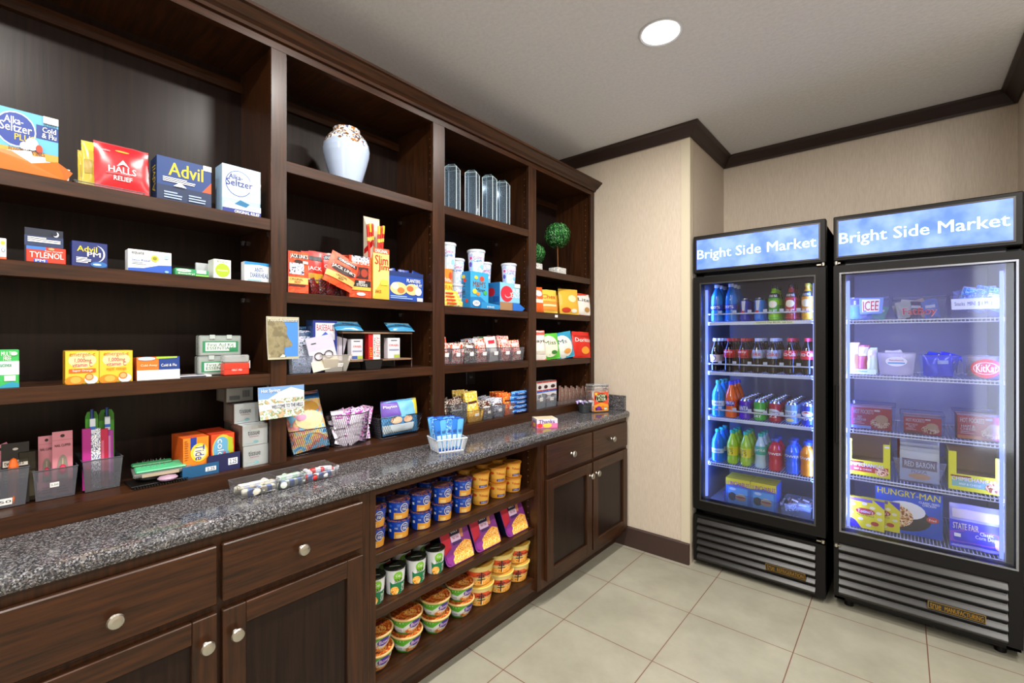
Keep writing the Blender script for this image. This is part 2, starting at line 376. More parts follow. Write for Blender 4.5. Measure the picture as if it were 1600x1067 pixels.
MB().box((XB+.0005, Y0, 2.356), (XB+.018, YE, 2.396), 'wood_h').build('back_cleat', sh)
cr = MB(); pr = [(XF, 2.440), (XF+.012, 2.440), (XF+.016, 2.450), (XF+.030, 2.458), (XF+.055, 2.480), (XF+.064, 2.484), (XF+.064, 2.494), (XF, 2.494)]
cr.add([(x, y, z) for y in (Y0, YE) for x, z in pr], [(j, (j+1) % 8, 8+(j+1) % 8, 8+j) for j in range(8)]+[tuple(range(8)), tuple(range(15, 7, -1))], 'wood_h')
cr.build('crown_moulding', sh)
def shelf(a, b, z, t=.04):
    o = MB().box((XB, a, z-.02), (XF-.018, b, z), 'wood_h').box((XF-.018, a, z-t), (XF-.004, b, z), 'wood_h', bev=.0015).build('shelf', sh)
    for y in (a+.004, b-.012):
        for x in (XF-.035, XB+.04):
            MB().lathe([(.007, 0), (.007, .008)], '#c8c8cc:m:r.3', 10, T=Matrix.Translation((x, y, z-t-.010))@Matrix.Rotation(-PI/2, 4, 'X')).box((x-.008, y, z-t-.006), (x+.008, y+.010, z-t+.0005), '#c8c8cc:m:r.3').build('shelf_clip', o)
    return o
BAY = [(Y0+.05, .6905), (.715, 1.4235), (1.4475, 2.1475), (2.1715, 2.841)]
Z1 = (1.815, 1.594, 1.277); Z2 = (2.034, 1.566, 1.268); Z3 = (2.038, 1.557, 1.27); Z4 = (1.82, 1.56, 1.265)
for (a, b), zs in zip(BAY, (Z1, Z2, Z3, Z4)):
    for z in zs: shelf(a, b, z)
ZB = .962
MB().box((XB, Y0, .9115), (-1.672, YE, ZB), 'wood_h').build('bottom_shelf', sh)
MB().box((XF-.004, 2.395, 1.533), (XF-.0032, 2.425, 1.549), '#f2f2f2').build('price_tag', sh)

# ------------------------------------------------------------------ countertop and base cabinets
GT = .911
gp = [(-1.995, .868), (-1.418, .868), (-1.406, .872), (-1.400, .882), (-1.400, .897), (-1.406, .907), (-1.418, GT), (-1.995, GT)]
ct = root('countertop', 'long speckled grey granite countertop with rounded front edge', 'countertop')
MB().add([(x, y, z) for y in (Y0, 2.878) for x, z in gp], [(j, (j+1) % 8, 8+(j+1) % 8, 8+j) for j in range(8)]+[tuple(range(8)), tuple(range(15, 7, -1))], 'granite').build('slab', ct)
tag(MB().box((-1.669, 2.856, GT+.0005), (-1.425, 2.878, 1.012), 'granite', bev=.002).build('granite_splash'), 'short speckled granite splash standing on the counter end against the wall', 'backsplash')
def knob(parent, y, z):
    T = Matrix.Translation((-1.4005, y, z))@Matrix.Rotation(PI/2, 4, 'Y')
    MB().lathe([(.008, 0), (.006, .004), (.005, .012), (.010, .016), (.0165, .019), (.0175, .022), (.015, .026), (.008, .0285), (.0005, .029)], 'steel', 18, T=T).build('knob', parent)
XC = -1.42
def front(name, parent, y0, y1, z0, z1, ky, kz, raised=False):
    if not raised: o = MB().box((XC-.002, y0, z0), (XC+.019, y1, z1), 'wood_h', bev=.003).build(name, parent)
    else:
        e = .058; m = MB()
        for a, b, c, d, w in ((y0, y0+e, z0, z1, 'wood_v'), (y1-e, y1, z0, z1, 'wood_v'), (y0+e, y1-e, z0, z0+e, 'wood_h'), (y0+e, y1-e, z1-e, z1, 'wood_h')): m.box((XC-.002, a, c), (XC+.019, b, d), w, bev=.002)
        m.box((XC-.002, y0+e-.001, z0+e-.001), (XC+.007, y1-e+.001, z1-e+.001), 'wood_panel'); o = m.build(name, parent)
    knob(o, ky, kz)
def cabinet(label, y0, y1, cols, ym):
    t = root('base_cabinet', label, 'cabinet')
    m = MB().box((-1.98, y0, .10), (-1.46, y1, .866), 'wood_panel').box((-1.46, y0, .10), (XC-.002, y1, .866), 'wood_v')
    m.build('carcass', t)
    MB().box((-1.96, y0, 0), (-1.50, y1, .1), 'wood_h').build('toe_kick', t)
    for a, b, dz, side in cols:
        front('drawer', t, a, b, .685, .842, (a+b)/2, dz)
        front('door', t, a, b, .135, .662, b-.028 if side else a+.030, .591, True)
cabinet('dark wood base cabinet under the counter, two drawers over two doors, nearest', -.05, .905, [(.004, .430, .748, 1), (.443, .868, .759, 0)], .43)
cabinet('dark wood base cabinet at the beige wall with two drawers and two doors', 1.905, 2.874, [(1.938, 2.390, .760, 1), (2.405, 2.848, .765, 0)], 2.39)
# open shelf unit between them
oc = root('open_shelf_cabinet', 'open dark wood base unit stocked with instant meal cups', 'shelf unit')
OA, OB = .906, 1.904
MB().box((-1.98, OA, .10), (-1.965, OB, .866), 'wood_panel').build('back_panel', oc)
for y in (OA, OB-.02):
    m = MB().box((-1.965, y, .10), (XC-.022, y+.02, .866), 'wood_v')
    if y > 1:
        for q in range(20):
            for xx in (-1.49, -1.62): m.box((xx, y-.0003, .20+q*.032), (xx+.005, y+.0001, .205+q*.032), '#8a6a54')
    m.build('side_panel', oc)
fr = MB().box((XC-.022, OA, .10), (XC-.002, OA+.024, .866), 'wood_v').box((XC-.022, OB-.025, .10), (XC-.002, OB, .866), 'wood_v').box((XC-.022, OA+.024, .845), (XC-.002, OB-.025, .866), 'wood_h')
fr.build('face_frame', oc)
for z, t in ((.62, .034), (.42, .034)):
    MB().box((-1.964, OA+.021, z-.02), (-1.455, OB-.021, z), 'wood_h').box((-1.455, OA+.021, z-t), (-1.443, OB-.021, z), 'wood_h', bev=.0015).build('shelf', oc)
MB().box((-1.964, OA+.021, .10), (XC-.023, OB-.021, .160), 'wood_h').build('bottom_shelf', oc)
MB().box((-1.96, OA, 0), (-1.50, OB, .1), 'wood_h').build('toe_kick', oc)
ou = root('wall_outlet', 'black double wall outlet on the panel behind the snack bins', 'outlet', (XB, Wy(735, XB), 1.185))
MB().box((0, -.037, -.06), (.005, .037, .06), '#15110f:r.3', bev=.0015).build('cover_plate', ou)
for q in (-.02, .02):
    MB().box((.005, -.017, q-.014), (.0065, .017, q+.014), '#2a2624:r.3').box((.0064, -.008, q-.004), (.0068, -.005, q+.006), '#c8c8cc').box((.0064, .005, q-.004), (.0068, .008, q+.006), '#c8c8cc').build('socket', ou)

# ------------------------------------------------------------------ refrigerators
def fridge(x0, x1, gx0, gx1, gz0, lv, shz, label, handle_left, backcol):
    t = root('glass_door_refrigerator', label, 'refrigerator')
    Yf = 2.90; Yb = 3.56
    m = MB(); w = .045
    for a, b in (((x0, 2.96, .03), (x0+w, Yb, 2.0)), ((x1-w, 2.96, .03), (x1, Yb, 2.0)), ((x0, 2.96, 1.79), (x1, Yb, 2.0)), ((x0, 2.96, .03), (x1, Yb, .37))): m.box(a, b, BLK)
    m.box((x0, Yb-.03, .03), (x1, Yb, 2.0), BLK); m.build('body', t)
    m = MB().box((x0+w, 3.51, .37), (x1-w, Yb-.031, 1.79), backcol).box((x0+w+.0005, 2.965, .371), (x0+w+.004, 3.51, 1.789), backcol).box((x1-w-.004, 2.965, .371), (x1-w-.0005, 3.51, 1.789), backcol).box((x0+w+.004, 2.965, .371), (x1-w-.004, 3.51, .376), backcol).box((x0+w+.004, 2.965, 1.78), (x1-w-.004, 3.51, 1.789), backcol)
    m.build('liner', t)
    # header
    h = MB().box((x0, Yf+.004, 1.80), (x1, 2.96, 2.03), BLK, bev=.004).build('header_box', t)
    px0, px1, pz0, pz1 = x0+.022, x1-.032, 1.823, 2.003
    MB().box((px0-.008, Yf, pz0-.008), (px1+.008, Yf+.006, pz1+.008), '#24211f:r.3').build('header_bezel', t)
    W = px1-px0; mp = lambda u, v, l: (px0+u*W, Yf-.0012-l, pz0+v*(pz1-pz0))
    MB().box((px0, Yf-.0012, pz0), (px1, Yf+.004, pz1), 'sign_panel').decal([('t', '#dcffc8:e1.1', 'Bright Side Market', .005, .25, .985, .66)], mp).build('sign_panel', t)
    # door
    dz0, dz1 = gz0-.062, 1.775
    d = MB()
    for a, b in (((x0+.001, dz0), (gx0, dz1)), ((gx1, dz0), (x1-.001, dz1)), ((gx0, dz0), (gx1, gz0)), ((gx0, 1.73), (gx1, dz1))): d.box((a[0], Yf, a[1]), (b[0], 2.955, b[1]), BLK)
    e = .008
    for a, b in (((gx0-e, gz0-e), (gx0, 1.73+e)), ((gx1, gz0-e), (gx1+e, 1.73+e)), ((gx0, gz0-e), (gx1, gz0)), ((gx0, 1.73), (gx1, 1.73+e))): d.box((a[0], Yf-.004, a[1]), (b[0], Yf+.001, b[1]), '#8d8f96:r.25:m' if x0 > -.5 else '#3a3836:r.25')
    dr = d.build('door', t)
    MB().box((gx0, 2.918, gz0), (gx1, 2.923, 1.73), '#f4f8ff:g.0004').build('glass_pane', dr)
    if handle_left: MB().box((x0+.008, Yf-.012, .86), (x0+.024, Yf+.001, 1.16), BLK2, bev=.003).build('handle', dr)
    for z in (1.785, dz0-.022): MB().lathe([(.009, 0), (.009, .016)], 'steel', 12, T=Matrix.Translation((x1-.012 if not handle_left else x0+.012, Yf-.001, z-.004))).box((x1-.04 if not handle_left else x0+.004, Yf-.004, z), (x1-.008 if not handle_left else x0+.03, Yf+.004, z+.006), '#b9b4a8:m:r.35').build('hinge', t)
    # grille
    g0, g1 = lv
    g = MB().box((x0+.002, Yf+.012, g0), (x1-.002, 2.96, g1+.012), BLK2)
    g.box((x0+.002, Yf+.002, g0), (x0+.022, Yf+.013, g1+.012), BLK).box((x1-.045, Yf+.002, g0), (x1-.002, Yf+.013, g1+.012), BLK)
    g.box((x0+.022, Yf+.004, g1), (x1-.045, Yf+.013, g1+.012), BLK).box((x0+.022, Yf+.004, g0), (x1-.045, Yf+.013, g0+.008), BLK)
    n = 6; st_ = (g1-g0-.012)/n
    for k in range(n):
        z = g0+.010+k*st_
        g.add([(x, y, zz) for x in (x0+.024, x1-.047) for y, zz in ((Yf+.013, z+st_*.95), (Yf-.008, z+st_*.38), (Yf-.009, z+st_*.30), (Yf+.002, z), (Yf+.013, z))], [(0, 1, 6, 5), (1, 2, 7, 6), (2, 3, 8, 7), (3, 4, 9, 8), (0, 5, 9, 4), (4, 3, 2, 1, 0), (5, 6, 7, 8, 9)], '#171512:r.3')
    gr = g.build('grille', t)
    nx0 = x1-.045-.235 if x0 < -.5 else x1-.045-.26; nz = g0+st_*1.75
    mpn = lambda u, v, l: (nx0+u*.19, Yf-.0125-l, nz+v*.034)
    MB().box((nx0, Yf-.0125, nz), (nx0+.19, Yf-.006, nz+.034), '#1a1714:r.3').decal([('r', 'brass', 0, 0, 1, .07), ('r', 'brass', 0, .93, 1, 1), ('r', 'brass', 0, 0, .012, 1), ('r', 'brass', .988, 0, 1, 1), ('t', 'brass', 'true', .04, .16, .24, .86), ('t', 'brass', 'REFRIGERATION' if x0 < -.5 else 'MANUFACTURING', .3, .2, .96, .8)], mpn).build('nameplate', gr)
    # lamps
    for x in (x0+w+.008, x1-w-.020): MB().box((x, 2.962, .42), (x+.012, 2.978, 1.70), '#8fa6ff:e.9').build('led_strip', t)
    # wire shelves
    for z in shz:
        m = MB(); a, b = x0+w+.006, x1-w-.006; zz = z-.006
        m.tube([(a, 2.985, zz), (b, 2.985, zz)], .0032, '#e8ecf5:r.3', 6); m.tube([(a, 2.985, zz-.014), (b, 2.985, zz-.014)], .0028, '#e8ecf5:r.3', 6); m.tube([(a, 3.49, zz), (b, 3.49, zz)], .0032, '#e8ecf5:r.3', 5)
        n = int((b-a)/.0135)
        for k in range(n+1):
            x = a+(b-a)*k/n; m.tube([(x, 2.985, zz-.013), (x, 2.986, zz+.0035), (x, 3.49, zz+.0035)], .0015, '#e8ecf5:r.3', 4)
        m.tube([(a, 2.985, zz), (a, 3.49, zz)], .003, '#e8ecf5:r.3', 5); m.tube([(b, 2.985, zz), (b, 3.49, zz)], .003, '#e8ecf5:r.3', 5)
        s = m.build('wire_shelf', t)
        if x0 < -.5 and z > .8:
            q = MB().box((a, 2.982, z+.042), (b, 2.9835, z+.050), '#dfe6f5:g.45')
            for k in range(7): q.box((a+(b-a)*(k+.86)/7, 2.982, z+.045), (a+(b-a)*(k+1.12)/7 if k < 6 else b, 2.9835, z+.066), '#dfe6f5:g.45')
            q.build('bottle_stop', s)
            MB().box((a+.02, 2.979, z-.021), (b-.02, 2.9802, z-.006), '#dfe3ea' if z > 1.4 else '#c9d2e4').build('price_strip', s)
        if x0 < -.5 and z > 1.4:
            MB().box((-.66, 2.9782, z-.021), (-.46, 2.9788, z-.004), '#e8ecb8').decal([('t', '#3a3a30', 'Canned Pop $2.00, tax incl', .05, .2, .95, .85)], lambda u, v, l: (-.66+.2*u, 2.9782-l, z-.021+.017*v)).build('price_tag', s)
    # feet rails / casters
    for x in (x0+.06, x1-.06):
        for y in (2.99, 3.50): MB().lathe([(.02, .0005), (.02, .031)], BLK2, 14, T=Matrix.Translation((x, y, 0))).build('foot', t)
    return t
F1S = (1.503, 1.196, .915, .634); F2S = (1.497, 1.212, .928, .684, .412)
fridge(-.986, -.303, -.938, -.355, .412, (.03, .300), F1S, 'black glass door refrigerator full of bottled drinks and cans, beside the beige wall', False, '#6f757f:r.5')
fridge(-.271, .398, -.237, .374, .412, (.068, .345), F2S, 'black glass door refrigerator with frozen food boxes and clear bins', True, '#b9bdc9:r.5')

# ------------------------------------------------------------------ packages: builders
def decalbox(m, w, h, d, F=(), L=(), T=(), R=()):
    if F: m.decal(F, lambda u, v, l: (u*w, -l, v*h))
    if L: m.decal(L, lambda u, v, l: (-l, d*(1-u), v*h))
    if R: m.decal(R, lambda u, v, l: (w+l, d*u, v*h))
    if T: m.decal(T, lambda u, v, l: (u*w, v*d, h+l))
    return m
def carton(name, label, cat, side, x0, x1, yt, pl, z, d, col, F=(), L=(), T=(), group=None, tilt=0, yaw=0, h=None, w=None, parent=None):
    loc, w_, h_ = fit(side, x0, x1, yt, pl, z); w = w or w_; h = h or h_
    m = MB().box((0, 0, 0), (w, d, h), col, bev=min(.0012, d/6)); decalbox(m, w, h, d, F, L, T)
    o = m.build(name, None, loc, (-tilt, 0, RZ[side]+yaw))
    o['dims'] = (w, h, d)
    return tag(o, label, cat, group)
def bagmap(w, h, t, seed=0, sag=0):
    def b(u, v):
        k = max(0, math.sin(PI*min(1, max(0, u))))**.55*max(0, math.sin(PI*min(1, max(0, (v-.05)/.9))))**.5
        return t/2*k*(1+.22*noise.noise(Vector((u*4+seed, v*5, seed*1.7))))
    def f(u, v, l):
        e = noise.noise(Vector((seed*3.1, v*6, 2)))*.012*w
        return Vector((u*w+e*(2*u-1), -b(u, v)-l, v*h+noise.noise(Vector((u*5, seed, v*2)))*.012*h))
    def g(u, v, l):
        p = f(u, v, 0); return Vector((p.x, b(1-u, v)*.8+.0006, p.z))
    return f, g
def bagmesh(w, h, t, col, F=(), seed=0, seal=None):
    m = MB(); f, g = bagmap(w, h, t, seed); n = 12
    for fn, fl in ((f, 0), (g, 1)):
        vs = [fn(i/n, j/n, 0) for j in range(n+1) for i in range(n+1)]
        fs = [(j*(n+1)+i, j*(n+1)+i+1, (j+1)*(n+1)+i+1, (j+1)*(n+1)+i) for j in range(n) for i in range(n)]
        if fl: fs = [q[::-1] for q in fs]
        m.add(vs, fs, col, True)
    if seal: m.decal([('r', seal, 0, .95, 1, 1), ('r', seal, 0, 0, 1, .05)], f, 8, lift=.0006)
    m.decal(F, f, 6, lift=.0012, step=.0006)
    return m
def bag(name, label, cat, side, x0, x1, yt, pl, z, t, col, F=(), group=None, tilt=.12, roll=0, yaw=0, seed=None, h=None, w=None, seal=None, dz=0):
    loc, w_, h_ = fit(side, x0, x1, yt, pl, z); w = w or w_; h = h or h_
    m = bagmesh(w, h, t, col, F, seed if seed is not None else random.random()*9, seal)
    m.v = [(v[0]-w/2, v[1]-t*.15, v[2]) for v in m.v]
    loc = (loc[0], loc[1]+w_/2, loc[2]+dz) if side == 'S' else (loc[0]+w_/2, loc[1], loc[2]+dz)
    o = m.build(name, None, loc); o.matrix_world = Matrix.Translation(loc)@Matrix.Rotation(RZ[side]+yaw, 4, 'Z')@Matrix.Rotation(-tilt, 4, 'X')@Matrix.Rotation(roll, 4, 'Y')
    return tag(o, label, cat, group)
def binmesh(w, h, d, m_, tp=.10, th=.0016, rim=True):
    """open tapered bin, wider at the top"""
    m = MB(); a = tp*w/2; b = tp*d/3
    lo = [(a, b), (w-a, b), (w-a, d-b), (a, d-b)]; hi = [(0, 0), (w, 0), (w, d), (0, d)]
    for k in range(4):
        j = (k+1) % 4
        m.add([(*lo[k], .0008), (*lo[j], .0008), (*hi[j], h), (*hi[k], h)], [(0, 1, 2, 3)], m_)
    m.add([(*p, .0008) for p in lo], [(3, 2, 1, 0)], m_)
    if rim:
        for k in range(4): m.tube([(*hi[k], h), (*hi[(k+1) % 4], h)], th, m_, 4)
    return m
def bin_(name, label, side, x0, x1, yt, pl, z, d, mat='#c9ced6:g.16', tagpos=None, group=None, tp=.14, cat='bin', F=(), yaw=0):
    loc, w, h = fit(side, x0, x1, yt, pl, z)
    o = binmesh(w, h, d, mat, tp).build(name, None, loc, (0, 0, RZ[side]+yaw)); tag(o, label, cat, group)
    sl = lambda u, v, l: (w*tp/2*(1-v)+u*(w-w*tp*(1-v)), (1-v)*tp*d/3-l, v*h)
    if tagpos: MB().decal([('r', '#f4f4f2', *tagpos), ('t', '#55585c', '2.50', tagpos[0]+.02, tagpos[1]+.05, tagpos[2]-.02, tagpos[3]-.05)], sl, lift=.0006).build('price_tag', o)
    if F: MB().decal(F, sl, lift=.0006).build('product_label', o)
    return o
def cyl(name, label, cat, loc, prof, parts, seg=22, rz=0, group=None):
    """parts: [(part name, profile, material, decals, span)]; one round thing standing at loc"""
    t = root(name, label, cat, loc, (0, 0, rz), group)
    for pn, pf, mt, dec, span in parts:
        m = MB().lathe(pf, mt, seg)
        if dec: m.decal(dec, cylmap(pf, span), 8, lift=.0005)
        m.build(pn, t)
    return t
def cylmap(pf, span=PI):
    z0, z1 = pf[0][1], pf[-1][1]
    def r_at(z):
        for i in range(len(pf)-1):
            (ra, za), (rb, zb) = pf[i][:2], pf[i+1][:2]
            if za <= z <= zb and zb > za: return ra+(rb-ra)*(z-za)/(zb-za)
        return pf[-1][0]
    def mp(u, v, l):
        a = (u-.5)*span; z = z0+(z1-z0)*v; r = r_at(z)+l
        return (r*math.sin(a), -r*math.cos(a), z)
    return mp
WH, RED, YEL = '#f2f1ec', '#d32218', '#f4d21f'
def lines(c, u0, v0, u1, v1, n, seed=1):
    """rows of small print as thin bars"""
    rr = random.Random(seed); out = []
    for k in range(n):
        v = v1-(v1-v0)*(k+.5)/n; out.append(('r', c, u0, v-(v1-v0)/n*.25, u0+(u1-u0)*rr.uniform(.65, 1), v+(v1-v0)/n*.25))
    return out

# ------------------------------------------------------------------ bay one (nearest), top merchandise shelf
A = 'S'; z = Z1[0]+.0005
t = root('display_box', 'open blue and orange cold and flu tablet display box on the top shelf', 'display box', (-1.69, Wy(-22, -1.69), z), (0, 0, PI/2))
w = Wy(103, -1.69)-Wy(-22, -1.69)
MB().box((0, 0, 0), (w, .085, .002), '#c9541a').add([(0, 0, 0), (w, 0, 0), (w+.012, -.012, .022), (w*.88, -.006, .045), (w*.55, -.002, .030), (w*.3, 0, .052), (-.006, -.004, .05)], [(0, 1, 2, 3, 4, 5, 6)], '#d4701f').add([(w, 0, 0), (w, .085, 0), (w, .085, .06), (w+.01, -.010, .022)], [(0, 1, 2, 3)], '#b85a1c').build('tray', t)
bh = Wz(91, 188, -1.775)-z; bw = Wy(91, -1.775)-Wy(-22, -1.69)+.0
MB().box((0, .085, 0), (bw, .088, bh), '#6fbfe2').decal([('r', '#f08c1e', 0, 0, 1, .42), ('r', '#f5a83a', 0, .36, 1, .46), ('r', '#5fb6e0', 0, .46, 1, 1), ('r', '#123a8c', .68, .66, 1, .86), ('e', '#dfe9f5', .40, .72, .28, .25), ('e', '#143c9a', .40, .72, .26, .23), ('t', '#ffffff', 'Alka-', .24, .79, .50, .89), ('t', '#ffffff', 'Seltzer', .18, .68, .62, .80), ('t', '#f5c81e', 'PLUS', .38, .57, .66, .66), ('t', '#ffffff', 'Cold\n& Flu', .76, .68, .97, .84), ('r', WH, .78, .90, 1, 1), ('t', '#22304a', 'SEVERE', .78, .86, .98, .90), ('e', '#ffffff', .62, .55, .09, .09), ('e', '#ffffff', .52, .50, .07, .06), ('e', '#e2401c', .72, .50, .05, .06), ('t', '#22304a', 'POWERMAX GELS', .30, .40, .80, .46)]+lines('#fbe2b0', .1, .18, .9, .36, 4), lambda u, v, l: (u*bw, .085-l, v*bh)).build('header_card', t)
for k in range(4):
    o = bagmesh(.055, .06, .008, WH, [('t', '#5577bb', 'Plus', .2, .4, .8, .6)], k)
    o = o.build('sachet', None, (-1.715-.016*k, Wy(12, -1.7)+.02*k, z+.004)); o.rotation_euler = (-.25, .1*k-.2, PI/2); tag(o, 'white tablet sachet standing in the open orange and blue display box, '+ORD[k]+' from the front', 'sachet', 'sachets in the display box')
bin_('clear_tray', 'shallow clear tray holding red and yellow cough drop bags', A, 116, 226, 281, -1.685, z, .11, tp=.06, cat='tray')
for k, (x0, x1, yt, X) in enumerate(((122, 150, 232, -1.755), (128, 160, 216, -1.735))):
    bag('cough_drop_bag', ('short' if k == 0 else 'tall')+' yellow cough drop bag '+('farthest left in' if k == 0 else 'just left of the red bag in')+' the clear tray', 'bag', A, x0, x1, yt, X, z+.003, .016, '#d8c23c:r.25', [('r', '#b89a1c', .1, .3, .5, .6)], 'cough drop bags', seed=k, seal='#c8b030')
bag('cough_drop_bag', 'big red cough drop bag standing in the clear tray on the top shelf', 'bag', A, 147, 233, 216, -1.70, z+.003, .022, '#c3202a:r.25', [('e', '#d8a02a', .5, .86, .13, .02), ('t', '#ffffff', 'HALLS', .24, .36, .74, .50), ('p', '#f0d8dc', [(.38, .5), (.5, .66), (.62, .5), (.5, .56)]), ('t', '#ffffff', 'RELIEF', .33, .20, .66, .29), ('t', '#f0b8bc', 'CHERRY', .12, .80, .28, .83)]+lines('#e06068', .2, .31, .8, .35, 1), 'cough drop bags', seed=3, seal='#a81822')
ADV = [('r', '#0f3a7a', 0, 0, 1, 1), ('p', '#e2501e', [(.78, .30), (1, .62), (1, .2), (.80, .2)]), ('t', YEL, 'Advil', .20, .60, .84, .90), ('r', '#0d2850', 0, 0, 1, .36), ('r', WH, .84, .88, 1, 1)]
carton('medicine_carton', 'navy pain reliever carton with yellow lettering and torn open front', 'medicine box', A, 245, 330, 241, -1.695, z, .075, '#0d2f62', ADV+lines('#ffffff', .10, .44, .72, .56, 3)+lines('#9fb4d8', .12, .06, .46, .24, 3)+lines('#9fb4d8', .56, .06, .9, .24, 3)+[('p', '#e8edf2', [(.28, .36), (.40, .47), (.52, .36)])], L=[('v', YEL, 'Advil', .3, .2, .8, .8)])
carton('medicine_carton', 'pale blue antacid tablet carton with round logo near the first upright', 'medicine box', A, 347, 407, 254, -1.695, z, .065, '#a9cdea', [('r', '#bcd9f0', 0, .3, 1, 1), ('e', '#2a4a9a', .42, .64, .34, .27), ('e', '#d6e8f7', .42, .64, .32, .255), ('e', '#f4f9ff', .80, .62, .18, .14), ('e', '#eaf4ff', .93, .70, .07, .12), ('t', '#1c2f86', 'Alka-', .16, .72, .52, .82), ('t', '#1c2f86', 'Seltzer', .10, .58, .78, .72), ('r', '#14308a', 0, 0, 1, .10), ('p', '#e8f2fb', [(0, .1), (.1, .26), (.3, .2), (.5, .28), (.8, .2), (1, .22), (1, .1)]), ('p', '#0f6a9a', [(.3, .2), (.45, .30), (.7, .24), (.6, .16)]), ('t', '#ffffff', 'ORIGINAL RELIEF', .3, .02, .96, .08)])
# second shelf
z = Z1[1]+.0005
carton('medicine_carton', 'white carton with a yellow seal cut off by the picture edge', 'medicine box', A, -32, 10, 368, -1.69, z, .05, WH, [('e', '#d8d24a', .86, .78, .09, .10), ('r', '#e2603a', 0, 0, 1, .12), ('e', '#2a5aa8', .88, .45, .07, .10), ('e', WH, .88, .45, .05, .08)])
carton('blister_pack', 'dark clear-topped night pain reliever card with red lower half', 'medicine pack', A, 38, 99, 354, -1.69, z, .004, '#101a30', [('r', '#24365e', 0, .48, 1, .78), ('r', WH, .08, .66, .92, .69), ('r', WH, .08, .60, .92, .64), ('r', WH, .08, .71, .55, .74), ('e', '#dfe6f2', .80, .87, .08, .08), ('e', '#101a30', .77, .89, .07, .07)])
carton('medicine_carton', 'red and blue pain reliever carton in front of the dark card', 'medicine box', A, 41, 103, 383, -1.686, z, .03, '#d23a22', [('r', '#3a78c8', 0, .80, .48, 1), ('t', WH, 'Extra Strength', .46, .70, .92, .80), ('t', WH, 'TYLENOL', .08, .30, .94, .66), ('r', '#3a5ac0', .18, .02, .52, .22), ('t', WH, 'PM', .22, .04, .46, .20), ('e', '#e8a070', .62, .90, .08, .08)])
carton('medicine_carton', 'rounded navy night pain reliever carton between red and white cartons', 'medicine box', A, 112, 168, 375, -1.69, z, .04, '#1c2c6e', [('e', '#dfe9f5', .66, .55, .27, .34), ('e', '#1c2c6e', .61, .55, .27, .35), ('t', YEL, 'Advil', .14, .60, .70, .82), ('t', WH, 'PM', .42, .42, .80, .60), ('e', '#2a6ab0', .75, .12, .24, .12), ('e', '#bfe0f5', .7, .12, .12, .04)]+lines('#ffffff', .12, .14, .55, .38, 4))
carton('medicine_carton', 'white and blue carton with a round yellow seal', 'medicine box', A, 200, 268, 388, -1.69, z, .04, '#f4f6f8', [('p', '#2a5ac0', [(0, 0), (1, 0), (1, .40), (.7, .36), (.35, .18), (0, .14)]), ('t', '#3a3f4a', 'equate', .08, .74, .36, .92), ('t', '#2a5aa8', 'Sinus Relief', .08, .48, .50, .58), ('e', '#c9c23a', .60, .66, .09, .15), ('e', '#8a8f2a', .60, .66, .05, .08), ('r', '#aac4e8', .82, .68, .94, .86), ('e', '#8ac4f0', .88, .08, .05, .05)]+lines('#7a8290', .08, .30, .42, .44, 2))
carton('medicine_carton', 'low green and white carton on the second shelf', 'medicine box', A, 274, 326, 418, -1.69, z, .045, '#2f9a5e', [('e', WH, .25, .72, .22, .22), ('t', '#2a6a4a', 'children', .1, .62, .4, .82), ('r', WH, .62, .45, .92, .95), ('r', '#8ad05a', .6, .0, 1, .25), ('t', WH, 'Benadryl', .08, .1, .56, .4)])
for k in range(3):
    carton('blister_pack', 'clear plastic medicine pack behind the low green carton, '+ORD[k]+' from the front', 'medicine pack', A, 306+k*0, 330, 410, -1.745-.018*k, z, .010, '#b9bdc2:r.2', [('r', '#8d9298', .1, .1, .9, .5)], group='clear medicine packs')
carton('medicine_carton', 'white carton with a big lime green circle', 'medicine box', A, 334, 361, 404, -1.69, z, .055, '#f2f5ee', [('e', '#a8cc2a', .50, .44, .42, .36), ('r', '#dff0a8', .2, .40, .8, .46), ('t', '#7aa01e', 'Pure', .2, .84, .8, .94)])
for k in range(5):
    carton('medicine_carton', 'white and blue anti-diarrheal carton, '+ORD[k]+' from the front of its row by the upright', 'medicine box', A, 382, 425, 416, -1.69-.033*k, z, .031, '#eef2f6', [('p', '#2a8ac8', [(0, 1), (1, 1), (1, .82), (.5, .88), (0, .84)]), ('t', '#2a5a9a', 'ANTI-\nDIARRHEAL', .2, .22, .86, .74), ('r', '#9ad0e0', .1, .05, .6, .12)], group='anti-diarrheal cartons in a row', h=.066)
# third shelf
z = Z1[2]+.0005
carton('medicine_carton', 'bright green and white carton at the left end of the third shelf', 'medicine box', A, -30, 30, 547, -1.69, z, .05, '#3ab85a', [('r', '#e8f7ee', 0, .34, 1, .70), ('t', WH, 'MULTI-\nFREE', .52, .72, .84, .95), ('t', '#1f8a6a', 'mucinex', .4, .55, .8, .66), ('r', WH, .6, .18, .9, .32), ('p', '#2a9ab8', [(.4, .02), (.8, .16), (1, .1), (1, 0), (.4, 0)]), ('e', WH, .86, .9, .09, .05)])
def vit(c1, cc, nm): return [('r', '#f5c63a', 0, 0, 1, 1), ('e', '#f7e3a0', .5, .72, .42, .24), ('t', '#d0661a', 'emergen-c', .12, .80, .88, .93), ('t', '#c04a6a', '1,000mg\nvitamin C', .2, .52, .8, .78), ('r', c1, .10, .34, .9, .46) if cc else ('t', '#d8841a', 'super orange', .2, .38, .8, .46), ('t', WH if cc else '#e0901e', nm, .2, .36, .8, .44), ('e', '#ee8a1e', .26, .10, .28, .15), ('e', '#f7b04a', .30, .12, .16, .10), ('e', '#f8f2e8', .76, .12, .20, .14), ('e', '#e06a1e', .70, .20, .13, .11), ('e', '#f5b070', .70, .20, .10, .08)]
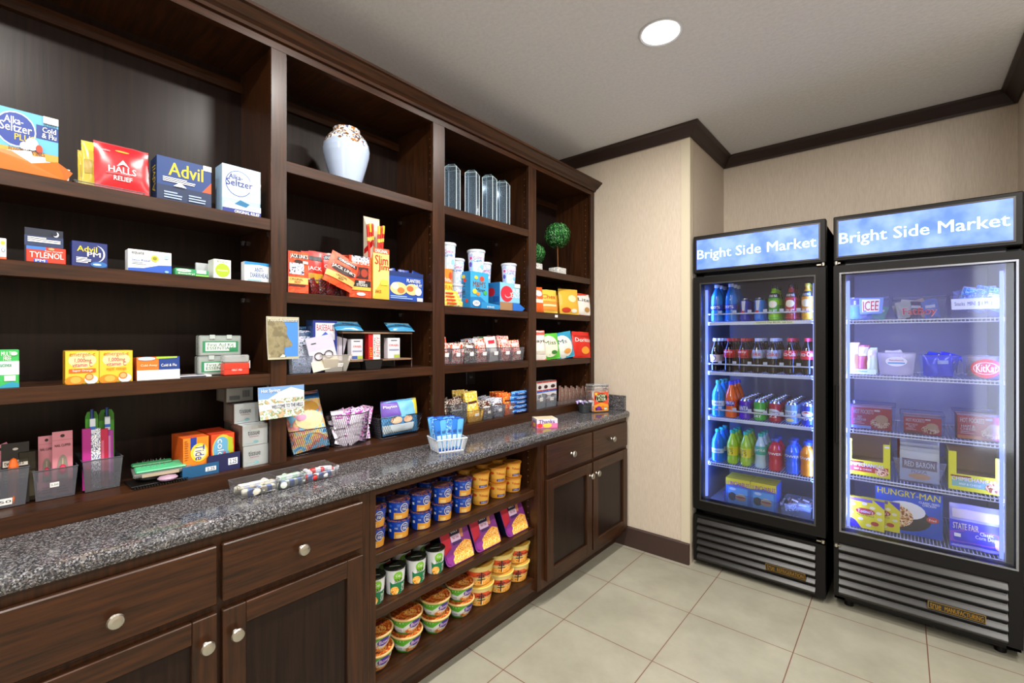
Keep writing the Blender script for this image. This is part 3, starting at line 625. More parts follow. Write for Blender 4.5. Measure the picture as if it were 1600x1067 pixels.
for k in range(3):
    for j, (a, b, yt) in enumerate(((102, 154.5, 549), (155.5, 207, 548))):
        if k == 0 or j == 0:
            carton('vitamin_box', 'yellow and orange vitamin drink mix box, '+('left' if j == 0 else 'right')+' pair, '+('front one' if k == 0 else ORD[k]+' from the front'), 'vitamin box', A, a, b, yt, -1.69-.057*k, z, .054, '#e0a832', vit('#e8641e', j == 0, 'Super Orange'), L=[('r', '#8a7a1e' if k else '#c88a1e', .1, 0, .9, 1)], group='vitamin drink mix boxes', h=Wz(a, yt, -1.69)-z, w=Wy(b, -1.69)-Wy(a, -1.69))
carton('medicine_carton', 'orange and navy day and night cold carton beside the vitamin boxes', 'medicine box', A, 214, 281, 558, -1.69, z, .06, '#c8561e', [('r', '#e8741e', 0, .30, .5, 1), ('r', '#123a86', .5, .30, 1, 1), ('r', '#f5f3ee', 0, 0, 1, .42), ('p', '#a8c83a', [(.44, 1), (.94, 1), (.94, .93), (.44, .9)]), ('e', '#b8d8f0', .22, .92, .2, .08), ('t', WH, 'Cold & Flu', .55, .56, .92, .68), ('t', '#f5e0c0', 'Cold Away', .08, .56, .46, .68)], tilt=.06)
o = MB().box((0, 0, 0), (.105, .075, .006), '#e8e8ea', bev=.001).decal([('r', '#1c2a5a', .1, .2, .9, .8), ('r', WH, .3, .4, .7, .6)], lambda u, v, l: (u*.105, v*.075, .006+l)).decal([('r', '#22304a', .1, .2, .85, .8)], lambda u, v, l: (u*.105, -l, v*.006)).build('flat_tin', None, (-1.69, Wy(269, -1.69), z), (0, 0, PI/2)); tag(o, 'thin flat white and navy packet lying on the third shelf', 'packet')
def kit(side, x0, x1, yt, X, z, label, green=True, h=None, w=None):
    loc, w_, h_ = fit(side, x0, x1, yt, X, z); w = w or w_; h = h or h_; d = .035
    t = root('first_aid_kit', label, 'first aid kit', loc, (0, 0, PI/2), 'small first aid kits' if green else None)
    if green:
        MB().box((0, 0, 0), (w, d, h), '#c8d4d0:g.35', bev=.003).build('case', t)
        m = MB().box((.006, .004, .004), (w-.006, d-.004, h-.006), '#dfe6e2'); decalbox(m, w, h, 0, [('r', '#2c8a5a', .08, .18, .92, .72), ('r', '#e8f2ec', .14, .24, .86, .66), ('t', '#1f6a44', 'First Aid Kit\nESSENTIALS', .18, .30, .82, .62), ('r', '#2c8a5a', .7, .24, .86, .4)])
        m.build('contents_card', t)
        for x in (.3, .7): MB().box((w*x-.008, -.003, h-.012), (w*x+.008, 0, h+.002), '#b9c4c0', bev=.001).build('latch', t)
    else:
        m = MB().box((0, 0, 0), (w, d, h*.60), '#d8402e:r.25', bev=.003); decalbox(m, w, h, d, [('t', WH, 'FIRST AID', .3, .22, .7, .32), ('r', '#a82a1e', 0, .30, 1, .315)]); m.build('base', t)
        MB().box((0, 0, h*.605), (w, d, h), '#d8dcdc:g.3', bev=.004).build('lid', t)
        MB().box((w*.3, .005, h*.62), (w*.75, .02, h*.75), WH).build('bandage', t)
        MB().box((w, .01, h*.3), (w+.006, .02, h*.7), '#e8eaea', bev=.001).build('latch', t)
kit(A, 309, 377, 557, -1.74, z, 'lower small first aid kit in a clear case with green card')
kit(A, 311, 377, 524, -1.74, z+(Wz(309, 557, -1.74)-z)+.001, 'upper small first aid kit in a clear case, stacked on its twin')
kit(A, 350, 390, 555, -1.69, z, 'small red first aid box with clear lid on the third shelf', False)

# bay one, bottom board
z = ZB+.0005
SM = '#70727a:g.42'
bin_('bin', 'smoky plastic bin of razors and files cut off at the left edge', A, -45, 46, 742, -1.755, z, .15, SM, (.25, .08, .72, .25), 'smoky accessory bins')
bin_('bin', 'smoky plastic bin holding pink manicure cards', A, 51, 122, 738, -1.755, z, .15, SM, (.36, .40, .58, .56), 'smoky accessory bins')
bin_('bin', 'smoky plastic bin holding magenta and green oral care packs', A, 129, 192, 722, -1.755, z, .15, SM, None, 'smoky accessory bins')
def pinkcard(label, x0, x1, yt, X, roll=0, h=None):
    loc, w, h_ = fit(A, x0, x1, yt, X, z+.004); h = h or h_
    m = MB().box((-w/2, 0, 0), (w/2, .0022, h), '#d88a96'); f = lambda u, v, l: ((u-.5)*w, -l, v*h)
    m.decal([('r', '#c47480', 0, .86, 1, .87), ('e', '#2a1418', .5, .93, .11, .025), ('t', '#3a1c24', 'NAIL CLIPPER', .12, .76, .9, .80), ('e', '#8a8478', .5, .46, .24, .17), ('r', '#8a8478', .26, .25, .74, .46), ('r', '#b8a088', .46, .45, .54, .58), ('e', '#c8264a', .5, .40, .2, .08), ('e', '#e84a6a', .5, .41, .12, .05)]+lines('#a85a6a', .2, .04, .8, .16, 3), f)
    o = m.build('manicure_card', None); o.matrix_world = Matrix.Translation((loc[0], loc[1]+w/2, loc[2]))@Matrix.Rotation(PI/2, 4, 'Z')@Matrix.Rotation(-.05, 4, 'X')@Matrix.Rotation(roll, 4, 'Y')
    tag(o, label, 'manicure card', 'pink manicure cards')
pinkcard('front upright pink manicure card in the smoky bin', 82, 114, 676, -1.776)
pinkcard('pink manicure card just behind and left of the front one', 60, 86, 683, -1.792)
pinkcard('pink manicure card leaning left behind the others', 48, 74, 690, -1.795, -.45, .17)
pinkcard('pink manicure card leaning left at the very back', 40, 66, 692, -1.82, -.6, .18)
o = MB().box((0, 0, 0), (.05, .003, .16), '#15110f').decal([('r', '#cfcabf', .05, .62, .95, .72), ('t', '#222222', 'tweezers', .1, .64, .8, .70), ('e', '#cfcabf', .5, .9, .1, .02)]+lines('#5a544c', .1, .3, .9, .55, 5), lambda u, v, l: (u*.05, -l, v*.16)).build('accessory_card', None, (-1.77, Wy(2, -1.77), z+.003), (-.05, 0, PI/2)); tag(o, 'black carded accessory with a white price strip in the left bin', 'accessory card')
o = MB().lathe([(.008, 0), (.010, .02), (.010, .10), (.006, .118), (.001, .122)], '#e0641e:r.3', 14).build('nail_file', None, (-1.77, Wy(21, -1.77), z+.003), (0, 0, 0)); tag(o, 'orange handled tool standing in the left smoky bin', 'tool')
o = MB().box((0, 0, 0), (.036, .02, .135), '#2c2a1e:g.5', bev=.003).decal([('r', '#4a4430', .1, .1, .9, .6)], lambda u, v, l: (u*.036, -l, v*.135)).build('accessory_pack', None, (-1.775, Wy(27, -1.775), z+.003), (0, 0, PI/2)); tag(o, 'olive clear pack beside the orange handled tool', 'accessory pack')
for k, (a, b, yt, c, F) in enumerate(((129, 143, 671, '#b8268a', [('r', '#d83a6a', .4, 0, .9, .4)]), (140, 158, 671, 'pic_paisley', []), (156, 170, 671, '#c8204a', [('r', '#e06a8a', .2, .1, .5, .8)]), (166, 178, 673, '#a83a9a', [('r', '#d88ac8', .3, .1, .6, .9)]))):
    carton('oral_care_pack', ('magenta', 'white patterned', 'crimson', 'violet')[k]+' oral care pack in the smoky bin', 'oral care pack', A, a, b, yt, -1.770-.004*k, z+.004, .010, c, F, group='oral care packs', tilt=.05)
def brushcard(a, b, yt, X, lab):
    loc, w, h = fit(A, a, b, yt, X, z+.004)
    m = MB(); m.add([(0, 0, 0), (w, 0, 0), (w, 0, h*.93), (w*.85, 0, h*.985), (w*.5, 0, h), (w*.15, 0, h*.985), (0, 0, h*.93), (0, .002, 0), (w, .002, 0), (w, .002, h*.93), (w*.85, .002, h*.985), (w*.5, .002, h), (w*.15, .002, h*.985), (0, .002, h*.93)], [(0, 1, 2, 3, 4, 5, 6), (13, 12, 11, 10, 9, 8, 7)]+[(i, (i+1) % 7+7, i+7) for i in range(7)]+[(i, (i+1) % 7, (i+1) % 7+7) for i in range(7)], '#4aa82a')
    m.decal([('e', '#0c1a0a', .5, .94, .14, .02), ('r', '#2a6a1c', .1, .2, .9, .62)], lambda u, v, l: (u*w, -l, v*h))
    o = m.build('toothbrush_card', None, loc, (-.04, 0, PI/2)); tag(o, lab, 'toothbrush', 'carded toothbrushes')
    MB().lathe([(.004, 0), (.006, .01), (.005, h*.55), (.004, h*.7), (.004, h*.93)], '#2a4a9a', 8, T=Matrix.Translation((w/2, -.006, .02))).box((w/2-.006, -.016, h*.72), (w/2+.006, -.008, h*.90), '#e8f0f8').box((w/2-.0061, -.0162, h*.76), (w/2+.0061, -.0079, h*.80), '#2a6ac8').build('toothbrush', o)
brushcard(134, 154, 643, -1.79, 'carded green toothbrush, left of the two above the magenta pack')
brushcard(155, 179, 640, -1.81, 'carded green toothbrush, right of the two above the magenta pack')
# hair accessories pile
o = MB().box((0, 0, 0), (.145, .075, .012), '#9a9a96:g.4', bev=.003).box((.006, .006, .012), (.130, .07, .018), '#57c088:r.3', bev=.003).box((.0, .05, .018), (.1, .075, .024), '#2f7a4a:r.3', bev=.003).box((.02, -.002, .001), (.11, .0, .010), '#c2b49a').build('sewing_kit', None, (-1.715, Wy(208, -1.715), z+.024), (.12, 0, PI/2-.1)); tag(o, 'flat green and clear pouch lying on black combs', 'pouch')
m = MB().box((0, 0, 0), (.14, .09, .006), '#14110f:r.3', bev=.001)
for k in range(20): m.box((.004+k*.0066, -.018, .001), (.008+k*.0066, .001, .005), '#14110f:r.3')
tag(m.build('comb', None, (-1.70, Wy(205, -1.70), z), (0, 0, PI/2)), 'black comb lying under the green pouch', 'comb')
m = MB().lathe([(.03, 0), (.042, .01), (.040, .03), (.02, .042), (.001, .045)], '#15130f:r.5', 16, T=Matrix.Translation((0, 0, 0)))
for k in range(60):
    a = k*2.4; r = .01+.03*(k/60); m.tube([(r*math.cos(a), r*math.sin(a), .035), (r*1.2*math.cos(a), r*1.2*math.sin(a), .055)], .0007, '#8a8684', 3)
tag(m.build('hair_brush', None, (-1.775, Wy(238, -1.775), z), None), 'round black bristle brush behind the green pouch', 'brush')
tag(MB().lathe([(.001, 0), (.022, .001), (.026, .006), (.02, .012), (.001, .014)], '#b89ab0:r.3', 16).build('hair_bobble', None, (-1.705, Wy(262, -1.705), z+.008)), 'small round mauve packet at the end of the combs', 'packet')
# laundry rows
def row(name, label, cat, x0, x1, yt, X, n, th, col, F, L, grp, zz, base):
    loc, w, h = fit(A, x0, x1, yt, X, zz); m = MB().box((0, 0, 0), (w, th-.0015, h), col, bev=.0008); decalbox(m, w, h, th, F, L); me = None
    for k in range(n):
        o = m.build(name, None, (X-th*k, loc[1], zz), (0, 0, PI/2)) if k == 0 else again(o0, (X-th*k, loc[1], zz), '')
        if k == 0: o0 = o
        tag(o, base % ORD[k], cat, grp)
TIDE = [('r', '#f08a1e', 0, 0, 1, 1), ('p', '#1c3a9a', [(.28, 1), (.52, 1), (.52, .72), (.40, .62), (.28, .64)]), ('p', '#1c3a9a', [(.32, 0), (.48, 0), (.52, .14), (.32, .2)]), ('e', '#f5d23a', .62, .58, .34, .25), ('e', '#f8ecc0', .64, .58, .25, .18), ('w', '#1c3a9a', 'Tide', .46, .38, .82, .78)]+lines('#a85a1c', .05, .4, .2, .95, 9)
row('laundry_box', '', 'laundry box', 286, 326, 686, -1.718, 6, .021, '#d8571a', TIDE, [('r', '#e8641e', .05, 0, .95, 1)], 'orange detergent boxes', z+.004, 'single-load orange detergent box, %s from the front of the left row')
CLR = [('r', '#e8501e', 0, 0, 1, 1), ('e', '#f5c83a', .5, .56, .46, .42), ('e', '#6ab0d8', .44, .58, .36, .34), ('p', '#b8c82a', [(.70, .92), (.92, .86), (.95, .42), (.70, .5)]), ('w', WH, 'color', .26, .22, .54, .86), ('w', '#d8281e', 'safe', .5, .06, .66, .5)]
row('laundry_box', '', 'laundry box', 330, 366, 680, -1.722, 6, .024, '#c83a1a', CLR, [('r', '#d8441a', 0, 0, 1, 1)], 'red color bleach boxes', z+.004, 'single-load red laundry box with rainbow swirl, %s from the front')
for (a, b, yt, c, X, lab) in ((294, 342, 731, '#1c5a86', -1.700, 'blue cardboard tray under the orange detergent boxes'), (334, 375, 713, '#1c2050', -1.704, 'navy cardboard tray under the red laundry boxes')):
    loc, w, h = fit(A, a-9, b, yt, X, z); d = .15
    m = MB().box((0, 0, 0), (w, d, .003), c).box((0, 0, .003), (w, .002, h), c).box((w-.002, .002, .003), (w, d, h*.8), c)
    m.add([(0, 0, .003), (0, d, .003), (0, d, h*.4), (0, .05, h*.42), (0, 0, h), (.0015, 0, .003), (.0015, d, .003), (.0015, d, h*.4), (.0015, .05, h*.42), (.0015, 0, h)], [(0, 4, 3, 2, 1), (5, 6, 7, 8, 9)], c)
    o = m.build('cardboard_tray', None, loc, (0, 0, PI/2)); tag(o, lab, 'tray')
    MB().decal([('r', '#e8eef4', .62, .3, .92, .68), ('t', '#2a3a5a', '2.25', .66, .36, .88, .62)], lambda u, v, l: (u*w, -l, v*h)).build('price_tag', o)
# tissue boxes
TIS = [('r', '#eef5f8', 0, 0, 1, 1), ('t', '#33475a', 'tissue', .2, .50, .68, .74), ('t', '#c06a8a', 'facial tissues', .26, .40, .62, .47), ('r', '#a8cfd4', .1, .08, .5, .12), ('e', '#8ac0c8', .52, .16, .1, .07)]
tz = z; lab = ('bottom', 'second from bottom')
def tis(a, b, yt, X, zz, h, lab, d=.10, flip=False):
    F = TIS if not flip else [('r', '#c8cccc', 0, 0, 1, 1), ('r', '#8a9096', .1, .15, .5, .45)]+[('r', '#4a5058', .6+.03*k, .3, .615+.03*k, .8) for k in range(9)]
    o = carton('tissue_box', lab, 'tissue box', A, a, b, yt, X, zz, d, '#eef2f2', F, L=[('r', '#c8b8a8', .0, 0, 1, 1), ('r', '#e4e0da', .2, .1, .8, .9)], group='tissue boxes', h=h)
    MB().box((-.001, -.001, -.0003), (o['dims'][0]+.001, d+.001, h+.0006), '#ffffff:g.01').build('plastic_wrap', o)
h1 = .0695
tis(380, 419, 693, -1.70, z, h1, 'pale blue tissue box at the bottom front of the stack')
tis(379, 418, 0, -1.70, z+h1+.0015, h1, 'pale blue tissue box second from the bottom of the front stack')
tis(366, 404, 0, -1.755, z+2*h1+.003, h1*.98, 'pale blue tissue box third up, set back behind the white postcard')
tis(354, 395, 0, -1.80, z+3*h1+.0045, .048, 'topmost tissue box showing its barcode underside', flip=True)
for k in range(3): tis(366, 404, 0, -1.865, z+k*(h1+.0015), h1, 'tissue box in the rear stack, '+('lowest', 'middle', 'upper')[k]+' of three')
# cards fixed to the first upright
def card(name, label, x0, x1, yt, yb, X, F, curl=.01, mat=WH):
    y0, y1 = Wy(x0, X), Wy(x1, X); z1, z0 = Wz(x0, yt, X), Wz(x0, yb, X); n = 8
    f = lambda u, v, l: (X+l+curl*(1-v)**2*(1-u)*1.5, y0+(y1-y0)*u, z0+(z1-z0)*v)
    m = MB(); 
    for l, s in ((0, 1), (-.0008, -1)):
        vs = [f(i/n, j/n, l) for j in range(n+1) for i in range(n+1)]; fs = [(j*(n+1)+i, j*(n+1)+i+1, (j+1)*(n+1)+i+1, (j+1)*(n+1)+i) for j in range(n) for i in range(n)]
        m.add(vs, fs if s > 0 else [q[::-1] for q in fs], mat)
    m.decal(F, f, 8, lift=.0004); return tag(m.build(name), label, 'postcard', 'postcards on the first upright')
card('postcard', 'postcard of a carved rock face against blue sky on the first upright', 416, 467, 494, 562, -1.664, [('r', '#b8b49a', 0, 0, 1, 1), ('r', '#4a8ad8', .52, .06, .97, .93), ('p', 'pic_rock', [(.03, .05), (.58, .05), (.52, .12), (.52, .27), (.76, .30), (.79, .36), (.66, .50), (.60, .62), (.62, .74), (.52, .88), (.03, .93)]), ('p', '#d8d4bc', [(.05, .06), (.34, .42), (.36, .55), (.25, .62), (.05, .62)]), ('t', '#3a3a2a', 'Mount Rushmore', .06, .88, .94, .97), ('t', '#e8e2cc', 'Mount Rushmore', .05, .885, .93, .975), ('p', '#e8e4cc', [(.36, .05), (.46, .12), (.54, .09), (.52, .05)])])
card('postcard', 'landscape postcard of white ponds and greenery on the first upright', 403, 475, 606, 656, -1.662, [('r', '#e8ecf0', 0, 0, 1, 1), ('r', '#7aa4d8', 0, .62, 1, 1), ('p', '#e4ecf5', [(.2, .62), (.45, .82), (.7, .95), (1, .8), (1, .62)]), ('r', 'pic_landscape', 0, .46, 1, .60), ('r', '#d8dce0', 0, .26, 1, .46), ('p', 'pic_landscape', [(0, 0), (1, 0), (1, .28), (.7, .2), (.4, .32), (0, .26)]), ('t', WH, 'Hot Springs', .06, .80, .46, .94), ('t', '#3a4450', 'WELCOME TO THE HILLS', .26, .30, .96, .42)], .014)

# ------------------------------------------------------------------ bay two
z = Z2[0]+.0005
cyl('ceramic_vase', 'pale blue glazed vase with brown speckled neck on the top shelf', 'vase', (-1.80, 1.035, z), None, [('body', [(.048, 0), (.053, .004), (.066, .045), (.081, .095), (.092, .140), (.0940, .162), (.091, .184), (.082, .204), (.068, .221), (.057, .232), (.0545, .240), (.0545, .249), (.051, .251), (.047, .243), (.044, .230)], 'vase_glaze', None, 1)], 44)
z = Z2[1]+.0005
JK = lambda o=0: [('r', 'pic_jack', 0, 0, 1, 1), ('r', '#1a1414', .12, .84, .9, .93), ('t', WH, 'JACK LINK\'S', .10, .82, .96, .94), ('e', '#3a1a14', .5, .76, .22, .05), ('r', 'pic_foil', .06, .45, .76, .72), ('r', '#e8c06a', .0, .22, .96, .38), ('t', '#6a3a1a', 'ORIGINAL', .08, .30, .72, .36), ('t', '#a8501a', 'BEEF', .3, .24, .6, .29), ('r', '#3a2420', .02, .17, .84, .20), ('r', WH, .70, .72, .95, .78)]
o = carton('jerky_box', 'orange jerky display box at the left end of its shelf', 'jerky box', A, 450, 482, 391, -1.695, z, .07, '#c8401e', JK())
for k in range(2):
    bag('jerky_bag', 'silver jerky pack poking out of the left orange box, '+('front' if k == 0 else 'rear'), 'jerky bag', A, 452+k*3, 478, 382, -1.72-.015*k, z+.003, .012, '#3a3436:r.2', [], 'jerky packs in the left box', h=.125, roll=.1-.2*k, seal='#8a8c96')
bag('jerky_bag', 'red jerky bag standing behind the wire basket, left', 'jerky bag', A, 480, 502, 391, -1.765, z, .02, '#d02a20:r.3', [('r', '#1c1c24', .1, .80, .9, .9), ('t', WH, 'JACK', .2, .55, .85, .66), ('r', '#e8b83a', .0, .28, .9, .5)], 'jerky bags in the wire basket', w=.09)
bag('jerky_bag', 'red jerky bag standing behind the wire basket, centre', 'jerky bag', A, 494, 515, 391, -1.79, z, .02, '#c83028:r.3', [('r', '#16181e', .2, .84, 1, .95), ('t', '#b9bcc8', 'ORIGINAL', .3, .86, .98, .93), ('t', WH, 'JACK', .3, .62, .9, .72)], 'jerky bags in the wire basket', w=.10)
bag('jerky_bag', 'orange jerky bag tilted forward in the wire basket', 'jerky bag', A, 499, 551, 393, -1.690, z+.037, .024, 'pic_jack', [('r', '#1c1414', .20, .76, .92, .88), ('t', WH, 'ORIGINAL', .26, .78, .86, .86), ('e', '#2a1010', .5, .52, .42, .12), ('t', WH, "JACK LINK'S", .1, .48, .94, .60), ('r', '#e0bc6a', 0, .18, 1, .36), ('t', '#5a2a14', 'ORIGINAL\nBEEF', .3, .2, .7, .34)], 'jerky bags in the wire basket', tilt=.1, roll=.38, h=.13, w=.125)
bag('jerky_bag', 'small tan and red jerky bag behind the tilted one', 'jerky bag', A, 540, 562, 397, -1.78, z, .02, '#c84a2a:r.3', [('r', '#b89a5a', .1, .85, .9, .98)], 'jerky bags in the wire basket', w=.09)
def wirebasket(label, a, b, yt, X, d, seg='rect', col='#4a4a52:m:r.3', tp=.16, n=14, grp='black wire baskets', z=z, parts=True):
    loc, w, h = fit(A, a, b, yt, X, z); m = MB(); q = tp*w/2
    if seg == 'rect': top = [(0, 0), (w, 0), (w, d), (0, d)]; bot = [(q, q*.6), (w-q, q*.6), (w-q, d-q*.6), (q, d-q*.6)]
    else:
        K = 20; top = [(w/2+w/2*math.cos(2*PI*k/K), d/2+d/2*math.sin(2*PI*k/K)) for k in range(K)]; bot = [(w/2+(x-w/2)*(1-tp), d/2+(y-d/2)*(1-tp)) for x, y in top]
    m.tube([(*p, h) for p in top], .0019, col, 5, True); m.tube([(*p, .002) for p in bot], .0017, col, 5, True)
    L = len(top); P = lambda s, v: tuple(Vector((*bot[int(s) % L], .002)).lerp(Vector((*bot[(int(s)+1) % L], .002)), s % 1).lerp(Vector((*top[int(s) % L], h)).lerp(Vector((*top[(int(s)+1) % L], h)), s % 1), v))
    N = n*4
    for k in range(N):
        s0 = L*k/N; sl = L/N*4
        for sg in (1, -1): m.tube([P((s0+sg*sl*j/4) % L, j/4) for j in range(5)], .0007, col, 3)
    for k in range(7):
        m.tube([(bot[0][0] if seg == 'rect' else w*.25, d*(k+1)/8, .002), (bot[1][0] if seg == 'rect' else w*.75, d*(k+1)/8, .002)], .0007, col, 3)
    o = m.build('wire_basket', None, loc, (0, 0, PI/2)); return tag(o, label, 'basket', grp), w, h
wirebasket('black wire basket of jerky bags on the second shelf of its bay', 485, 545, 437, -1.70, .11, n=12)
for k in range(5):
    bag('jerky_stick_pack', 'clear packed meat stick lying in the wire basket, '+ORD[k]+' from the left', 'meat stick', A, 488+11*k, 499+11*k, 442, -1.725-.008*(k % 2), z+.006, .012, 'pic_jerky' if k % 2 else '#8a1c18:r.25', [], 'meat sticks in the wire basket', roll=.3*(k % 3-1), h=.062, w=.03)
o = carton('jerky_box', 'orange and black steak jerky box left of the tall meat stick box', 'jerky box', A, 546, 580, 398, -1.695, z, .07, '#c8401e', [('r', 'pic_jack', 0, 0, 1, 1), ('r', 'pic_foil', .1, .86, .9, 1), ('t', WH, "JACK LINK'S", .1, .78, .9, .88), ('r', '#3a1612', .08, .46, .86, .74), ('e', '#8a2a1c', .3, .6, .17, .1), ('e', '#a83a24', .66, .6, .16, .1), ('r', '#241c1a', 0, .26, .96, .42), ('t', WH, 'BEEF\nSTEAKS', .3, .28, .8, .41), ('r', '#e8b84a', 0, .18, .96, .26), ('e', WH, .5, .09, .2, .04)])
t = root('meat_stick_box', 'tall yellow and red meat stick display box with sticks standing in it', 'display box', (-1.69, Wy(583, -1.69), z), (0, 0, PI/2))
w = Wy(608, -1.69)-Wy(583, -1.69); h = Wz(583, 386, -1.69)-z; hb = Wz(568, 337, -1.76)-z; d = .075
m = MB().box((0, 0, 0), (w, d, .002), '#f0c050').box((0, 0, .002), (w, .002, h), '#f2c65a').box((0, d-.002, 0), (w, d, hb), '#efe0c0').box((w-.002, .002, 0), (w, d-.002, h), '#e8a83a')
m.add([(0, 0, 0), (0, d, 0), (0, d, hb), (0, 0, h), (.0015, 0, 0), (.0015, d, 0), (.0015, d, hb), (.0015, 0, h)], [(0, 3, 2, 1), (4, 5, 6, 7)], '#efe6d0')
decalbox(m, w, h, d, [('r', '#f5d27a', 0, 0, 1, 1), ('p', '#f0b83a', [(0, 0), (1, 0), (1, .3), (.6, .4), (.2, .2)]), ('r', '#e8501e', 0, .90, 1, 1), ('t', WH, 'ORIGINAL', .1, .91, .9, .98), ('t', '#c81e1a', 'Slim', .10, .68, .92, .86), ('t', '#c81e1a', 'Jim', .3, .54, .98, .70), ('t', '#8a5a1c', 'SNACK', .1, .12, .5, .18), ('r', '#d8e84a', .45, .28, .9, .38)], L=[('p', '#f0a83a', [(0, 0), (1, 0), (1, .9), (.5, .6), (0, .8)]), ('p', '#c81e1e', [(.1, .9), (.95, 1.02), (.95, 1.14), (.1, 1.0)])])
m.build('carton', t)
for k in range(6):
    st = MB().lathe([(.0045, 0), (.0058, .004), (.0058, .262), (.0045, .27)], '#c8281c:r.25', 8).lathe([(.0061, .20), (.0061, .215)], '#f5d24a', 8, cap=False).lathe([(.0062, .03), (.0062, .05)], '#7a1410', 8, cap=False)
    if k % 2: st.lathe([(.006, .235), (.006, .271)], '#e8c02a', 8)
    o = st.build('meat_stick', None, (-1.708-.011*(k % 3)-.008, Wy(583, -1.69)+.010+.0125*k*.85, z+.045+.006*(k % 3)), (.03*(k-2.5)*-1, 0, 0)); tag(o, 'red wrapped meat stick in the tall display box, '+ORD[k]+' from the left', 'meat stick', 'meat sticks in the tall box')
PL = [('r', '#1c4aa8', 0, 0, 1, 1), ('r', '#16306e', 0, .84, 1, 1), ('e', '#e8c88a', .28, .42, .24, .22), ('e', '#f0e2c8', .18, .5, .10, .12), ('e', '#d87a3a', .34, .36, .10, .1), ('e', '#e8c88a', .66, .42, .2, .2), ('e', '#d86a3a', .6, .44, .1, .1), ('e', WH, .84, .36, .1, .14), ('t', WH, 'PLANTERS', .5, .66, .9, .78), ('t', WH, 'NUT', .72, .52, .95, .62), ('r', WH, .8, .02, .97, .14)]+lines('#9ab8e8', .04, .06, .7, .18, 2)
carton('nut_pack_box', 'blue mixed nut snack box right of the tall meat stick box', 'snack box', A, 607, 661, 422, -1.695, z, .085, '#1a3f90', PL)
for k in range(3):
    bag('nut_pack', 'blue nut packet sticking up from the blue snack box, '+ORD[k]+' from the left', 'packet', A, 610+15*k, 625+15*k, 418-3*(k % 2), -1.75, z+.05, .012, '#1c3f9a:r.3', [('r', '#c8d4ea', .2, .6, .8, .8)], 'nut packets in the blue box', roll=.25*(k-1), w=.06, h=.10)
# third shelf of bay two
z = Z2[2]+.0005
bin_('bin', 'clear bin of blue packs behind the rock face postcard', A, 451, 489, 558, -1.70, z, .16, '#b8c4d8:g.22', None, 'clear bins on the third shelf')
for k in range(2):
    bag('playing_card_pack', 'blue and silver pack in the clear bin behind the postcard, '+('front' if k == 0 else 'rear'), 'pack', A, 463, 482-k*2, 516-k*6, -1.73-.03*k, z+.003, .02, 'pic_bluepack' if k else 'pic_mesh', [('r', '#20406a', 0, .86, 1, .98)], 'blue packs in the clear bin', w=.075)
BC = [('r', '#1a2e8a', 0, 0, 1, 1), ('r', '#e8eaf5', .10, .62, .90, .95), ('t', '#b81e2a', 'BASEBALL', .14, .80, .86, .92), ('e', '#c8d0ee', .5, .70, .3, .1), ('p', '#3a58b8', [(.15, .62), (.5, .78), (.85, .62)]), ('e', '#b8283a', .28, .56, .1, .05), ('r', '#b8283a', .2, .26, .8, .4), ('r', '#dfe4f5', .15, .08, .85, .14), ('r', '#dfe4f5', .15, .16, .6, .19)]
carton('trading_card_box', 'tall blue boxed game with red and white lettering behind the sunglasses card', 'game box', A, 489, 521, 500, -1.72, z, .055, '#1a2a6a', BC, L=[('r', '#3a5a9a', 0, 0, 1, 1), ('v', '#8aa0c8', 'SPORTS', .3, .3, .7, .9)], w=.098)
bin_('bin', 'pale clear bin holding the sunglasses card', A, 503, 550, 556, -1.692, z, .10, '#e8e4d8:g.3', (.55, .3, .76, .52), 'clear bins on the third shelf', tp=.3)
loc, w, h = fit(A, 489, 531, 524, -1.70, z+.012)
m = MB().box((-w/2, 0, 0), (w/2, .0015, h), '#d0ccd8'); f = lambda u, v, l: ((u-.5)*w, -l, v*h)
m.decal([('r', '#c4c0d4', 0, .6, 1, 1), ('r', '#e8dcc8', 0, 0, 1, .3), ('r', '#2a2a34', .16, .80, .34, .83)], f)
for cx in (.32, .70):
    m.tube([( (cx-.5)*w+.15*w*math.cos(2*PI*k/16), -.003, h*.42+.11*h*math.sin(2*PI*k/16)) for k in range(16)], .0018, '#141214', 5, True)
m.tube([((.47-.5)*w, -.003, h*.44), ((.55-.5)*w, -.003, h*.44)], .0016, '#141214', 5)
o = m.build('sunglasses_card'); o.matrix_world = Matrix.Translation((loc[0], loc[1]+w/2, loc[2]))@Matrix.Rotation(PI/2, 4, 'Z')@Matrix.Rotation(-.1, 4, 'X')@Matrix.Rotation(-.2, 4, 'Y'); tag(o, 'white card with black framed glasses tilted in the pale bin', 'sunglasses')
o = MB().box((-.05, 0, 0), (.05, .0012, .11), '#c4bfd0').decal([('e', '#c83a3a', .2, .8, .1, .1)], lambda u, v, l: (-.05+u*.1, -l, v*.11)).build('sunglasses_card'); o.matrix_world = Matrix.Translation((-1.735, Wy(515, -1.735), z+.035))@Matrix.Rotation(PI/2, 4, 'Z')@Matrix.Rotation(.25, 4, 'Y'); tag(o, 'plain lilac card behind the black framed glasses', 'sunglasses')
